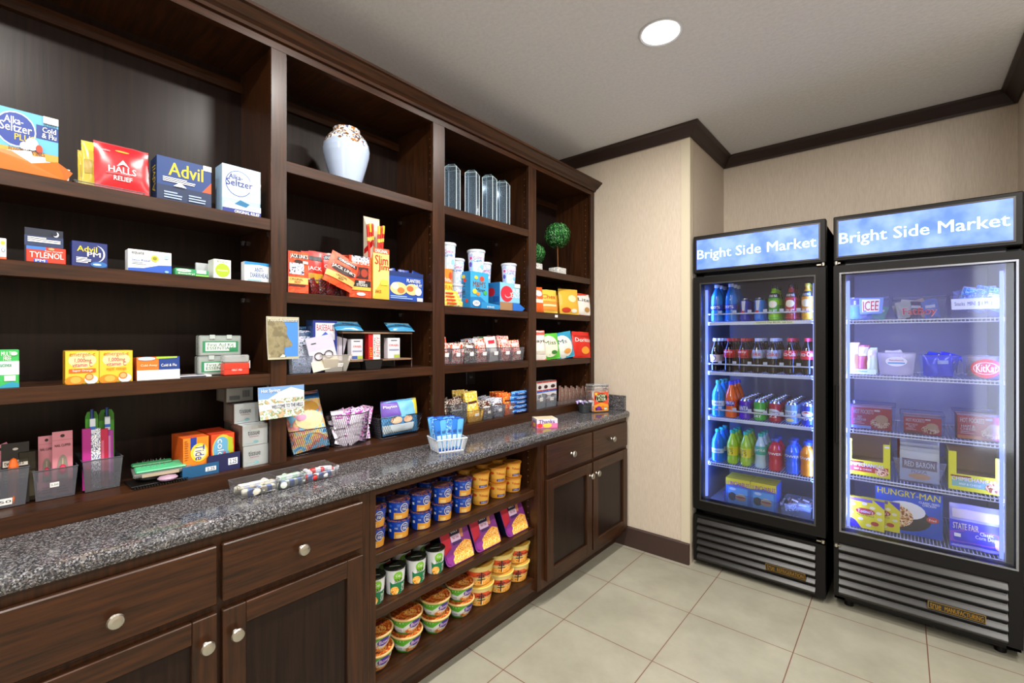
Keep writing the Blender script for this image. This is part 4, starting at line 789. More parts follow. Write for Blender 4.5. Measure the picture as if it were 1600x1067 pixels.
# mini rack
ra, rb = Wy(535, -1.70), Wy(640, -1.72)
rk = root('mini_rack', 'small dark two-tier wood rack holding boxed remedies', 'rack', (-1.70, ra, z), (0, 0, PI/2))
RW = rb-ra; zt = Wz(590, 519, -1.70)-z; zm = Wz(600, 561, -1.70)-z
for q, nm in ((zt, 'top_board'), (zm, 'lower_board')): MB().box((0, 0, q-.006), (RW, .14, q), '#8a6a52:r.5').build(nm, rk)
MB().box((0, .138, 0), (RW, .142, zt+.01), '#1c1410').build('back_board', rk)
for x in (.002, RW-.004): MB().tube([(x, 0, 0), (x, 0, zm-.006), (x, .002, zt-.006)], .002, '#2a201a', 5).tube([(x, .13, 0), (x, .13, zt-.006)], .002, '#2a201a', 5).build('post', rk)
for k, (a, b, yt, yb, c, F, L) in enumerate(((549, 567, 530, 560, '#d4d0d8', [('r', '#1c1c24', .2, .88, .75, .92), ('t', '#d84a3a', 'ORAJEL', .15, .58, .88, .70), ('r', '#8a94b8', .1, .40, .9, .46), ('r', '#3a5aa0', .05, .05, .5, .2), ('r', '#a8b84a', .5, .05, .95, .2)], 'white hanging remedy pack on the rack, left'), (576, 594, 522, 561, '#c81e1e', [('r', WH, .38, 0, 1, 1), ('v', '#c81e1e', 'REMEDY', .66, .1, .96, .9), ('v', '#1c1c2a', 'ORIGINAL', .42, .1, .6, .9), ('v', '#f5b03a', 'HOT', .08, .1, .3, .5)], 'tall red and white remedy box in the middle of the rack'), (606, 625, 528, 560, '#d8d4dc', [('r', '#1c1c24', .25, .86, .75, .9), ('t', '#d84a3a', 'ORAJEL', .1, .58, .9, .70), ('r', '#8a94b8', .1, .40, .9, .46), ('r', '#a8b84a', .5, .05, .95, .2)], 'white hanging remedy pack on the rack, right'))):
    carton('remedy_pack', L, 'medicine pack', A, a, b, yt, -1.705, z+zm+.0005, .03, c, F, L=[('r', '#a8181a', 0, 0, 1, 1)] if k == 1 else ())
for a, b, yt, r, L in ((524, 566, 497, .12, 'left'), (608, 646, 505, -.10, 'right')):
    loc, w, h = fit(A, a, b, yt, -1.70, z+zt+.001)
    m = bagmesh(w, .06, .02, '#3a8ab8:r.2', [('r', '#9ac8e0', .05, .7, .95, .9), ('r', '#1c4a6a', .0, .35, 1, .55), ('t', '#0f2a3a', 'MINI', .3, .4, .7, .6)], .3+a, '#8ab8d0'); m.v = [(v[0]-w/2, v[1], v[2]) for v in m.v]
    o = m.build('blue_packet'); o.matrix_world = Matrix.Translation((loc[0]+.008, loc[1]+w/2, loc[2]+.004))@Matrix.Rotation(PI/2, 4, 'Z')@Matrix.Rotation(-.9, 4, 'X')@Matrix.Rotation(0, 4, 'Y'); tag(o, 'flat blue packet lying on the %s end of the small rack' % L, 'packet', 'blue packets on the rack')
bin_('bin', 'tiny black tray in front of the small rack', A, 570, 598, 563, -1.688, z, .045, '#141416:r.3', None, None, tp=.2, cat='tray')
# bottom board of bay two: three wire baskets
z = ZB+.0005
wirebasket('black wire basket with the big tropical print pack, beside the upright', 453, 520, 676, -1.705, .15, n=20, z=z)
bag('swim_pants_pack', 'big clear topped pack printed with a sunny blue beach scene, in a wire basket', 'pack', A, 456, 514, 618, -1.735, z+.008, .07, 'pic_tropic', [('e', '#e8b04a', .55, .72, .3, .1), ('e', '#f5e6b0', .5, .5, .36, .16), ('e', '#e89ac0', .3, .56, .12, .06), ('r', '#2a6ab0', 0, .86, 1, .98)], None, tilt=.3, roll=-.08, h=.225)
wirebasket('round black wire basket of purple and white sachets', 520, 588, 652, -1.70, .13, 'round', n=18, z=z)
for k in range(18):
    bag('sachet', 'purple and white sachet in the round wire basket, '+('lower', 'middle', 'top')[k//6]+' layer, '+ORD[k % 6]+' from the left', 'sachet', A, 521+7.5*(k % 6), 543+7.5*(k % 6), 640, -1.728-.014*(k % 3), z+.006+.034*(k//6), .012, 'pic_purple' if k % 3 else '#e8e0f0:r.3', [('r', '#b83ab0', .2, .5, .8, .75), ('t', WH, 'Kits', .25, .55, .75, .7)] if k % 2 == 0 else [], 'sachets in the round basket', roll=random.uniform(-.4, .4), tilt=random.uniform(0, .4), h=.075, w=.055)
wirebasket('black wire basket holding the purple and blue boxed pack', 593, 660, 655, -1.705, .13, n=18, z=z)
bag('diaper_pack', 'purple, blue and yellow pack standing in the rightmost wire basket', 'pack', A, 596, 651, 628, -1.735, z+.008, .06, '#5aa0d8:r.25', [('r', '#6a4ab0', 0, .55, .42, 1), ('r', '#e8d44a', .86, .5, 1, 1), ('r', '#7ac0e8', .42, .5, .86, 1), ('t', WH, 'Playtex', .04, .76, .38, .86), ('e', '#e8c0a0', .3, .42, .14, .1), ('e', '#e8c0a0', .62, .42, .14, .1), ('r', '#d8e8f0', 0, .05, .8, .3)], None, tilt=.12)

# ------------------------------------------------------------------ bay three
z = Z3[0]+.0005
def tower(cx, X, h, a, lab):
    m = MB(); s = .031
    def ring(s, z): return [(s*math.cos(PI/4+k*PI/2), s*math.sin(PI/4+k*PI/2), z) for k in range(4)]
    s *= 1.414; R = [ring(s, 0), ring(s, h-.018), ring(s*.45, h)]
    vs = [v for r in R for v in r]; fs = [(3, 2, 1, 0), (8, 9, 10, 11)]+[(r*4+k, r*4+(k+1) % 4, r*4+4+(k+1) % 4, r*4+4+k) for r in range(2) for k in range(4)]
    m.add(vs, fs, '#a8c0d4:g.11')
    for r in (0, 1):
        for k in range(4): m.tube([vs[r*4+k], vs[r*4+(k+1) % 4]], .0012, '#e4f4fa:r.1', 4); m.tube([vs[4+k], vs[8+k]], .0012, '#9ad0cc:r.1', 4) if r else m.tube([vs[k], vs[4+k]], .0016, '#e4f4fa:r.1', 4)
    o = m.build('glass_prism', None, (X, Wy(cx, X), z), (0, 0, a)); tag(o, lab, 'glass ornament', 'square glass prisms')
for cx, yt, a, lab in ((707, 258, .5, 'tallest square glass prism, beside the upright'), (738, 267, .5, 'square glass prism second from the left, touching the tallest'), (765, 274, .35, 'square glass prism third from the left'), (786, 283, .42, 'square glass prism at the right end of the row')):
    tower(cx, -1.76, Wz(cx, yt, -1.76)-z, a, lab)
z = Z3[1]+.0005
def tub(px, X, zz, h, lab, r=.042):
    pf = [(r*.80, 0), (r*.82, .003), (r*.97, h-.014)]
    cyl('cotton_candy_tub', lab, 'candy tub', (X, Wy(px, X), zz), None,
        [('cup', pf, 'pic_pastel', [('r', '#dfeaf8', .30, 0, .46, 1), ('t', '#b03a9a', 'Cotton', .34, .66, .7, .80), ('t', '#4a7ad0', 'Candy', .34, .48, .7, .64), ('e', '#e84a9a', .22, .7, .06, .07), ('e', '#6a5ad0', .2, .4, .07, .12), ('e', '#8ad0f0', .7, .3, .08, .1)], PI),
         ('lid', [(r*1.02, h-.014), (r*1.06, h-.010), (r*1.06, h-.003), (r*.98, h), (r*.9, h-.002), (.0005, h-.002)], '#dfe6f0:r.3', None, 1)], 26, PI/2-.6, 'cotton candy tubs')
tub(699, -1.73, z+.185, .13, 'cotton candy tub on the orange candy box, half behind the upright')
tub(713, -1.80, z+.130, .132, 'upper cotton candy tub of the rear stack of two')
tub(713, -1.80, z, .128, 'lower cotton candy tub under its twin, behind the orange candy box')
tub(744, -1.76, z+.193, .125, 'cotton candy tub standing on the light blue candy box', .047)
tub(756, -1.87, z+.135, .15, 'cotton candy tub at the back, right of the one on the blue box', .044)
tub(756, -1.87, z, .134, 'cotton candy tub at the back standing on the shelf', .044)
tub(795, -1.765, z+.158, .122, 'cotton candy tub standing on the red and blue taffy box', .044)
carton('candy_box', 'tall orange and yellow candy display box by the upright', 'candy box', A, 686, 714, 411, -1.70, z, .10, '#e8a03a', [('r', '#f28a2a', 0, .6, 1, 1), ('r', '#f5d83a', 0, 0, 1, .6), ('t', WH, 'Starburst', .1, .66, .9, .78), ('t', '#c83a1a', 'FUN\nSIZE', .45, .3, .95, .56), ('e', '#e84a1a', .85, .82, .12, .1)], h=.184, w=.085)
MM = [('r', '#3aa8dc', 0, 0, 1, 1), ('p', '#1f7ab8', [(0, 0), (1, 0), (1, .12), (.55, .32), (0, .30)]), ('t', '#7a4a2a', 'M&M\'S', .14, .58, .84, .74), ('t', '#3a2a2a', 'Minis', .3, .46, .8, .56), ('e', '#e04a2a', .62, .82, .13, .07), ('e', '#f5d03a', .30, .84, .1, .05), ('e', '#f5d03a', .22, .46, .12, .07), ('e', '#4ab04a', .8, .44, .1, .06), ('e', '#f08a2a', .4, .40, .1, .05), ('e', WH, .3, .14, .2, .08), ('t', '#1f5a9a', '2/$3', .18, .1, .42, .18)]
carton('candy_box', 'light blue candy display box printed with coloured button sweets', 'candy box', A, 735, 763, 411, -1.70, z, .10, '#2a90cc', MM, L=[('r', '#2a90cc', 0, 0, 1, 1), ('v', '#2a1a1a', 'M&M\'S', .2, .3, .62, .7), ('e', '#f5d03a', .5, .86, .14, .05), ('e', '#e8402a', .6, .76, .12, .05), ('e', '#3ab04a', .3, .8, .1, .04), ('e', '#e8402a', .75, .2, .1, .05), ('e', '#f0a03a', .3, .14, .12, .05)], h=.192)
AH = [('r', '#8acdf0', 0, .30, 1, 1), ('r', '#a8805a', 0, 0, .62, .30), ('e', '#d8283a', .34, .60, .31, .29), ('t', WH, 'AIR', .60, .66, .98, .82), ('t', WH, 'HEADS', .42, .48, .98, .66), ('e', '#f5b8c0', .38, .55, .15, .10), ('e', '#d8283a', .38, .58, .14, .09), ('r', WH, .70, .86, 1, 1), ('p', '#1f70d0', [(.62, 0), (1.1, 0), (1.25, .12), (.98, .26), (.62, .26)])]
carton('candy_box', 'red and blue taffy display box with a torn cardboard front', 'candy box', A, 781, 812, 429, -1.70, z, .10, '#2a7ac0', AH, L=[('r', '#2a7ac0', 0, 0, 1, 1), ('e', '#c8283a', .35, .66, .28, .16), ('r', '#1f5aa8', .5, .3, .95, .5)], h=.156)
for k in range(4):
    bag('candy_packet', 'yellow candy packet in front of the orange box, '+('lowest', 'second lowest', 'third up', 'topmost')[k], 'candy packet', A, 692, 724-3*k, 470, -1.685, z+.001+.016*k, .016, 'pic_yellow', [('r', '#e0481a', .1, .3, .6, .7)], 'yellow candy packets', tilt=0, h=.026, w=.12-.008*k)
o = MB().box((0, 0, 0), (.14, .05, .004), '#2a8ad0').add([(0, 0, 0), (.14, 0, 0), (.15, -.004, .022), (.0, -.004, .035)], [(0, 1, 2, 3)], '#2a90d0').decal([('t', '#c8e4f5', 'MINIS', .3, .2, .7, .7)], lambda u, v, l: (.0+u*.14, -.004-l, .022*v)).build('torn_flap', None, (-1.681, Wy(752, -1.68), z), (0, 0, PI/2)); tag(o, 'torn bright blue cardboard lip between the candy boxes', 'cardboard flap')
# snack bins, third shelf
z = Z3[2]+.0005
for k, px in enumerate((698, 716, 737, 757, 775, 793, 810)):
    X = -1.695; y0 = Wy(px-10.5, X); w = Wy(px+9.5, X)-y0; 
    o = binmesh(w, .077, .15, '#c4c8d4:g.10', .12).build('bin', None, (X, y0, z), (0, 0, PI/2)); tag(o, 'clear snack bin on the third shelf, %s from the left upright' % ORD[k], 'bin', 'clear snack bins on the third shelf')
    MB().decal([('r', '#f4f4f4', .4, .5, .72, .75)], lambda u, v, l: (w*.06*(1-v)+u*w*(1-.12*(1-v)), (1-v)*.006-l, v*.077), lift=.0006).build('price_tag', o)
    col = ('pic_orange', 'pic_redwhite', 'pic_brownwhite', 'pic_foil', '#e8e4e0:r.3', 'pic_redwhite', 'pic_chip')[k]
    hs = (.13, .10, .105, .125, .135, .14, .115)[k]
    for j in range(5):
        c = col if (j+k) % 3 else ('pic_redwhite' if k not in (4,) else '#4ab03a:r.3')
        o = bagmesh(w*.8, hs, .014, c, [('r', WH if c != '#e8e4e0:r.3' else '#c8283a', .2, .72, .8, .86)], k+j*.7); o.v = [(v[0]-w*.4, v[1], v[2]) for v in o.v]
        q = o.build('snack_packet'); q.matrix_world = Matrix.Translation((X-.018-.024*j, y0+w/2, z+.004))@Matrix.Rotation(PI/2, 4, 'Z')@Matrix.Rotation(-.10, 4, 'X')@Matrix.Rotation(random.uniform(-.12, .12), 4, 'Y')
        tag(q, 'snack packet in the %s clear bin of the third shelf, %s from the front' % (ORD[k], ORD[j]), 'snack packet', 'snack packets in the third shelf bins')
# bottom board of bay three
z = ZB+.0005
bins = ((706, 731, 633, '#8a929c:g.2', 'pic_brownwhite', .115), (733, 756, 643, '#c8b07a:g.2', 'pic_yellow', .15), (756.5, 772, 638, '#9aa0ac:g.2', 'pic_brownwhite', .10), (773, 790, 635, '#9aa0ac:g.2', 'pic_foil', .10), (790.5, 806, 631, '#d8a08a:g.2', 'pic_orange', .12))
for k, (a, b, yt, bm, pm, ph) in enumerate(bins):
    bin_('bin', 'clear candy bin on the bottom board, %s from the white basket' % ORD[k], A, a, b, yt, -1.70, z, .15, bm, (.4, .5, .7, .72) if k else None, 'clear candy bins on the bottom board')
    y0 = Wy(a, -1.70); w = Wy(b, -1.70)-y0
    for j in range(6):
        o = bagmesh(w*.84, ph*random.uniform(.9, 1.05), .016, pm, [('r', WH if 'brown' in pm else '#5a2a1a', .15, .6, .85, .68)], k*2+j); o.v = [(v[0]-w*.42, v[1], v[2]) for v in o.v]
        q = o.build('candy_packet'); q.matrix_world = Matrix.Translation((-1.72-.021*j, y0+w/2, z+.004))@Matrix.Rotation(PI/2, 4, 'Z')@Matrix.Rotation(-.12, 4, 'X')@Matrix.Rotation(random.uniform(-.1, .1), 4, 'Y')
        tag(q, 'candy packet in the %s bin of the bottom board, %s from the front' % (ORD[k], ORD[j]), 'candy packet', 'candy packets in the bottom bins')
for j in range(3):
    bag('candy_packet', 'brown candy packet leaning left of the yellow ones, '+ORD[j]+' from the front', 'candy packet', A, 699+6*j, 722+6*j, 624, -1.74-.014*j, z+.03, .016, 'pic_brownwhite', [], 'leaning brown packets', roll=-.3, h=.10)
for k, (a, b, dzz) in enumerate(((795, 823, 0), (795, 823, .026), (796, 822, .052), (795, 823, .078), (797, 822, .104))):
    bag('cookie_pack', 'blue cookie pack lying in the stack beside the upright, '+('bottom', 'second from bottom', 'middle', 'second from top', 'top')[k], 'cookie pack', A, a, b, 600, -1.725, z+dzz+.001, .06, 'pic_bluepack', [('r', '#0e3e9c', .1, .3, .9, .7), ('t', WH, 'OREO', .2, .36, .6, .64)], 'stacked blue cookie packs', tilt=0, h=.025)

# ------------------------------------------------------------------ bay four
z = Z4[0]+.0005
def topiary(px, X, r, zc, lab, pot=.045, seed=0):
    zc -= z; t = root('topiary', lab, 'topiary', (X, Wy(px, X), z), (0, 0, 0), 'small topiary balls'); rr = random.Random(seed)
    MB().box((-pot*.8, -pot, 0), (pot*.8, pot, .060), 'pic_stone', bev=.004).box((-pot*.68, -pot*.88, .0599), (pot*.68, pot*.88, .0605), '#4a4238:r.9').build('pot', t)
    MB().tube([(0, 0, .059), (.002, .001, .07), (-.001, 0, zc)], .0042, '#8a5a34:r.8', 8).build('stem', t)
    m = MB(); m.lathe([(r*.84*math.sin(PI*k/8)+.0004, zc-r*.84*math.cos(PI*k/8)) for k in range(9)], '#0d3316:r.8', 16, cap=False)
    for k in range(1100):
        u = 1-2*(k+.5)/1100; a = k*2.39996; s = math.sqrt(1-u*u); n = Vector((s*math.cos(a), s*math.sin(a), u)); q = r*rr.uniform(.82, 1.04); c = n*q+Vector((0, 0, zc))
        e = n.cross(Vector((rr.random(), rr.random(), rr.random()))).normalized(); f = n.cross(e); w = r*.095
        m.add([c-e*w, c+f*w*.5+n*w*.5, c+e*w+n*w*.4, c-f*w*.5+n*w*.5], [(0, 1, 2, 3)], ('#2a7a34:r.5', '#0f4a1c:r.5', '#6cc06a:r.5', '#1c6228:r.5', '#3f9a48:r.5')[rr.randrange(5)])
    m.build('leaf_ball', t)
topiary(871, -1.80, .084, Wz(871, 368, -1.80), 'larger topiary ball on a stem in a whitewashed pot', .050, 1)
topiary(836, -1.80, .064, Wz(836, 397, -1.80), 'smaller topiary ball half hidden behind the upright', .040, 2)
z = Z4[1]+.0005
for a, b, yt, X, c, F, lab, sl, rl in (
    (834, 847, 447, -1.72, '#e8641e:r.3', [('e', WH, .5, .74, .35, .12), ('r', '#f5e8d8', .1, .36, .9, .5)], 'orange snack bag beside the upright', '#c8441a', 0),
    (846, 867, 451, -1.715, '#f2c64a:r.3', [('r', '#ee9a3a', 0, .1, 1, .5), ('t', '#c84a1a', 'Chex', .1, .6, .9, .78), ('r', '#f7e6b0', .1, .28, .9, .36)], 'yellow and orange snack mix bag', '#f5dc6a', 0),
    (864, 882, 454, -1.76, '#d89a2a:r.3', [('r', '#c87a1e', .2, .2, .8, .5)], 'amber snack bag leaning behind the taller yellow bag', '#e8b03a', -.12),
    (878, 900, 450, -1.71, '#eeb83a:r.3', [('e', '#f7e8b0', .62, .62, .22, .14), ('e', '#c83a1a', .3, .16, .22, .1), ('e', '#f5f0e0', .7, .14, .16, .08)], 'tall golden yellow snack bag with a round emblem', '#f2cc5a', 0),
    (899, 919, 457, -1.70, '#f0ece6:r.3', [('p', '#d8401e', [(0, .84), (.6, .92), (1, .98), (1, 1), (0, 1)]), ('t', '#5a5a5a', 'Lite', .2, .62, .85, .78), ('e', '#b88a4a', .7, .26, .16, .12), ('p', '#e0501e', [(0, 0), (.3, .0), (.1, .25), (0, .3)])], 'white snack bag with a red top corner', '#e0583a', .06)):
    bag('snack_bag', lab, 'snack bag', A, a, b, yt, X, z, .035, c, F, 'snack bags on the second shelf', seal=sl, roll=rl, yaw=-.25)
z = Z4[2]+.0005
for a, b, yt, X, c, F, lab, sl, rl in (
    (832, 850, 516, -1.70, '#f0ebe2:r.3', [('r', '#e8584a', 0, .84, 1, 1), ('t', '#4a4a4a', 'Lays', .1, .56, .9, .70), ('r', '#d8d0c0', .1, .2, .9, .3)], 'white and coral chip bag beside the upright', '#e8685a', 0),
    (847, 871, 521, -1.715, '#5ac83a:r.3', [('e', '#eef2d8', .48, .5, .42, .42), ('t', '#5a6a4a', 'Miss', .2, .56, .8, .72), ('e', '#3a7a2a', .66, .26, .15, .08)], 'green and cream chip bag', '#6ad04a', -.08),
    (866, 893, 519, -1.72, '#2aa0c8:r.3', [('e', '#eef0ea', .5, .44, .42, .44), ('t', '#4a6a7a', 'Ms', .3, .56, .7, .72), ('e', '#e8a04a', .66, .26, .16, .1)], 'teal blue and white chip bag', '#2ab0d8', -.14),
    (884, 900, 522, -1.76, '#5a1a8a:r.3', [('t', WH, 'Doritos', .2, .5, .9, .62)], 'purple chip bag squeezed behind the blue one', '#6a2a9a', -.12),
    (898, 919, 518, -1.70, '#d8281a:r.25', [('t', WH, 'Doritos', .12, .60, .96, .76), ('e', '#f5a02a', .62, .28, .22, .14), ('r', '#b81a14', .1, .8, .9, .86)], 'bright red chip bag next to the end panel', '#e8382a', .04)):
    bag('chip_bag', lab, 'chip bag', A, a, b, yt, X, z, .04, c, F, 'chip bags on the third shelf', seal=sl, roll=rl, yaw=-.25)
z = ZB+.0005
for k, (a, b) in enumerate(((839, 848), (848, 858), (858, 870))):
    for j in range(2):
        carton('snack_box', 'small white and red snack box, %s from the upright, %s' % (ORD[k], ('lower', 'upper')[j]), 'snack box', A, a, b-.4, 0, -1.735, z+.045+.06*j, .05, '#e8e4e4', [('r', '#c83a2a' if j else '#3a6ad0', 0, .84, 1, 1), ('e', '#3a1a1a', .5, .4, .3, .2), ('r', '#c82a2a', 0, 0, 1, .1)], group='small snack boxes', h=.058)
for k, (a, b) in enumerate(((838.5, 853), (854, 870))):
    bin_('bin', 'clear bin under the small snack boxes, '+('left', 'right')[k]+' one', A, a, b, 618, -1.705, z, .14, '#a8b0bc:g.3', (.35, .55, .7, .8), 'clear bins in the end bay', tp=.06)
bin_('bin', 'clear bin packed with brown jerky strips', A, 871, 915, 628, -1.70, z, .14, '#a89a98:g.3', None, 'clear bins in the end bay', tp=.05)
for k in range(14):
    bag('jerky_strip', 'upright brown jerky strip pack in the end bay bin, number '+str(k+1)+' from the left', 'jerky strip', A, 872+3*k, 875.4+3*k, 603+(k % 3)*2, -1.735, z+.004, .02, 'pic_meat' if k % 2 else '#7a5a50:r.25', [], 'jerky strips in the end bay bin', roll=.12, tilt=.05)
for k in range(14):
    pass

# ------------------------------------------------------------------ things on the countertop
z = GT+.0008
for k, (a, b, yt, c) in enumerate(((376, 437, 738, '#ece6d2:r.35'), (437, 478, 735, '#d8e2dc:r.35'), (474, 530, 716, '#e4e2e4:r.35'))):
    X = -1.585+.0*k; lab = ('nearest', 'middle', 'far')[k]
    y0, y1 = Wy(a, X+.06), Wy(b, X+.06); w = y1-y0
    o = binmesh(w, .038, .105, '#dfe4ea:g.05', .10, .0012).build('clear_tray', None, (X+.06, y0, z), (0, 0, PI/2)); tag(o, lab+' clear plastic tray of wrapped mints on the granite counter', 'tray', 'clear trays on the counter')
    for j in range(9 if k != 1 else 7):
        n = 3; cx = X+.045-.026*(j // n); cy = y0+w*(.25+.25*(j % n))+random.uniform(-.004, .004)
        m = MB().lathe([(.0005, -.024), (.008, -.023), (.0105, -.018), (.0105, .018), (.008, .023), (.0005, .024)], c if (j % 4 or k != 2) else '#c82a2a:r.3', 10, T=Matrix.Rotation(PI/2, 4, 'X'))
        m.lathe([(.0108, -.010), (.0108, .006)], '#7a8fc8:r.3' if j < n else ('#a8c8b0' if k == 1 else '#c8ccd8'), 10, T=Matrix.Rotation(PI/2, 4, 'X'), cap=False)
        q = m.build('mint_roll', None, (cx, cy, z+.0125+(.012 if j // n == 1 else 0)), (0, random.uniform(-.2, .2), random.uniform(-.5, .5)+(1.2 if (j+k) % 4 == 1 else 0))); tag(q, 'wrapped mint roll in the %s clear tray, %s row, %s' % (lab, ('front', 'middle', 'rear')[j // n], ('left', 'centre', 'right')[j % n]), 'candy roll', 'mint rolls in the %s tray' % lab)
# white slotted basket with blue packets
X = -1.535; ya, yb = Wy(681, -1.50), Wy(726, -1.50)
t = root('plastic_basket', 'white slotted plastic basket on the granite counter, full of blue wafer sticks', 'basket', (-1.49, 1.27, z), (0, 0, PI/2-.35))
w, d, h = .138, .12, .056; m = MB(); q = .012
lo = [(q, q), (w-q, q), (w-q, d-q), (q, d-q)]; hi = [(0, 0), (w, 0), (w, d), (0, d)]
for k in range(4):
    j = (k+1) % 4; A0, A1, B0, B1 = (Vector((*lo[k], .001)), Vector((*lo[j], .001)), Vector((*hi[k], h)), Vector((*hi[j], h)))
    m.tube([A0, A1], .0025, '#eef2f8:r.35', 5); m.tube([B0, B1], .0032, '#eef2f8:r.35', 5)
    for i in range(9): f = (i+.0)/8; m.tube([A0.lerp(A1, f), B0.lerp(B1, f)], .0026, '#eef2f8:r.35', 4)
m.box((q, q, .0005), (w-q, d-q, .003), '#eef2f8:r.35'); m.build('basket_body', t)
rr = random.Random(4)
for k in range(13):
    i, j = k % 5, k // 5
    b = bagmesh(.029,   .135+.010*rr.random(), .014, ('#2a7ad8:r.25', '#5ab0ee:r.25', 'pic_bluepack')[k % 3], [('r', '#c8e2f8', .2, .1, .8, .5), ('t', '#2a4a9a', 'wafer', .2, .55, .8, .7)], k, '#1c50c0'); b.v = [(v[0]-.013, v[1], v[2]) for v in b.v]
    o = b.build('wafer_stick'); o.matrix_world = t.matrix_basis@Matrix.Translation((.022+.020*i, .026+.028*j, .005))@Matrix.Rotation(-.06*j, 4, 'X')@Matrix.Rotation((i-2)*.06, 4, 'Y')
    tag(o, 'blue wrapped wafer stick in the white basket, %s row, %s from the left' % (('front', 'middle', 'back')[j], ORD[i]), 'wafer stick', 'blue wafer sticks in the white basket')
# small chew box on the counter
o = MB().box((0, 0, 0), (.118, .09, .050), '#f4e6c8', bev=.001)
DC = [('r', '#f0e0f0', 0, .5, 1, 1), ('r', '#f07ab0', 0, 0, 1, .5), ('e', '#f5d84a', .5, .3, .22, .24), ('e', '#e8403a', .14, .3, .12, .24), ('t', '#3a1a9a', 'Thanks', .08, .52, .86, .92)]
decalbox(o, .118, .050, .09, F=DC, L=DC, T=[('r', '#f7efd8', .03, .04, .97, .96), ('r', '#e8d8b0', .1, .1, .9, .9)])
o = o.build('candy_box', None, (-1.478, 2.06, z), (0, 0, PI/2-.62)); o.location = (-1.505, Wy(845, -1.505)-.035, z); tag(o, 'small purple and pink candy box alone on the granite counter', 'candy box')
# grey bucket
bx = -1.60
cyl('small_bucket', 'small dark grey ribbed bucket of lilac sweets near the counter end', 'bucket', (bx, Wy(913, bx), z), None, [('pail', [(.030, 0), (.036, .002), (.038, .02), (.0395, .022), (.039, .024), (.042, .042), (.0435, .044), (.043, .046), (.046, .062), (.048, .064), (.048, .067), (.044, .066), (.040, .03)], '#33383c:r.35', None, 1)], 24)
for k in range(12):
    a = k*2.4; r = .008+.026*math.sqrt(k/12)
    b = bagmesh(.028, .024, .012, ('#d8d4f5:r.3', '#b8a0e0:r.3', '#eef0ff:r.3')[k % 3], [], k); o = b.build('wrapped_sweet'); o.matrix_world = Matrix.Translation((bx+r*math.cos(a), Wy(913, bx)+r*math.sin(a), z+.052+.006*(k % 3)))@Matrix.Rotation(a, 4, 'Z')@Matrix.Rotation(.7, 4, 'X')
    tag(o, 'lilac or white wrapped sweet heaped in the small grey bucket', 'sweet', 'sweets in the grey bucket')
# candy jar
jx = -1.565; ja, jb = Wy(920, jx), Wy(963, jx)
t = root('candy_jar', 'big clear square candy jar with a red and orange label at the counter end', 'jar', (jx+.02, ja+.012, z), (0, 0, PI/2-.5))
w, d, h = .132, .10, .170
m = MB().box((0, 0, 0), (w, d, h), '#f0f0f0:g.10', bev=.008).box((.004, .004, h), (w-.004, d-.004, h+.012), '#e8ecf0:g.25', bev=.003); m.build('jar_body', t)
MB().box((.004, .004, .004), (w-.004, d-.004, h*.80), 'pic_candywrap', bev=.006).build('sweets_inside', t)['kind'] = 'stuff'
decalbox(m2 := MB(), w, h, d, [('r', '#e8502a', .10, .04, .90, .78), ('p', '#f5a02a', [(.10, .04), (.9, .04), (.9, .3), (.5, .38), (.1, .28)]), ('e', '#1a1412', .5, .56, .36, .17), ('t', '#e8f5c8', 'NOW\nLATER', .22, .44, .78, .70), ('r', '#3a1a5a', .16, .08, .84, .20), ('e', '#7a2a9a', .36, .17, .12, .08), ('e', '#f07a1e', .6, .18, .10, .08), ('r', '#d8e8c0', .66, .09, .82, .18), ('r', '#f5c83a', .12, .68, .26, .77)])
m2.build('product_label', t)

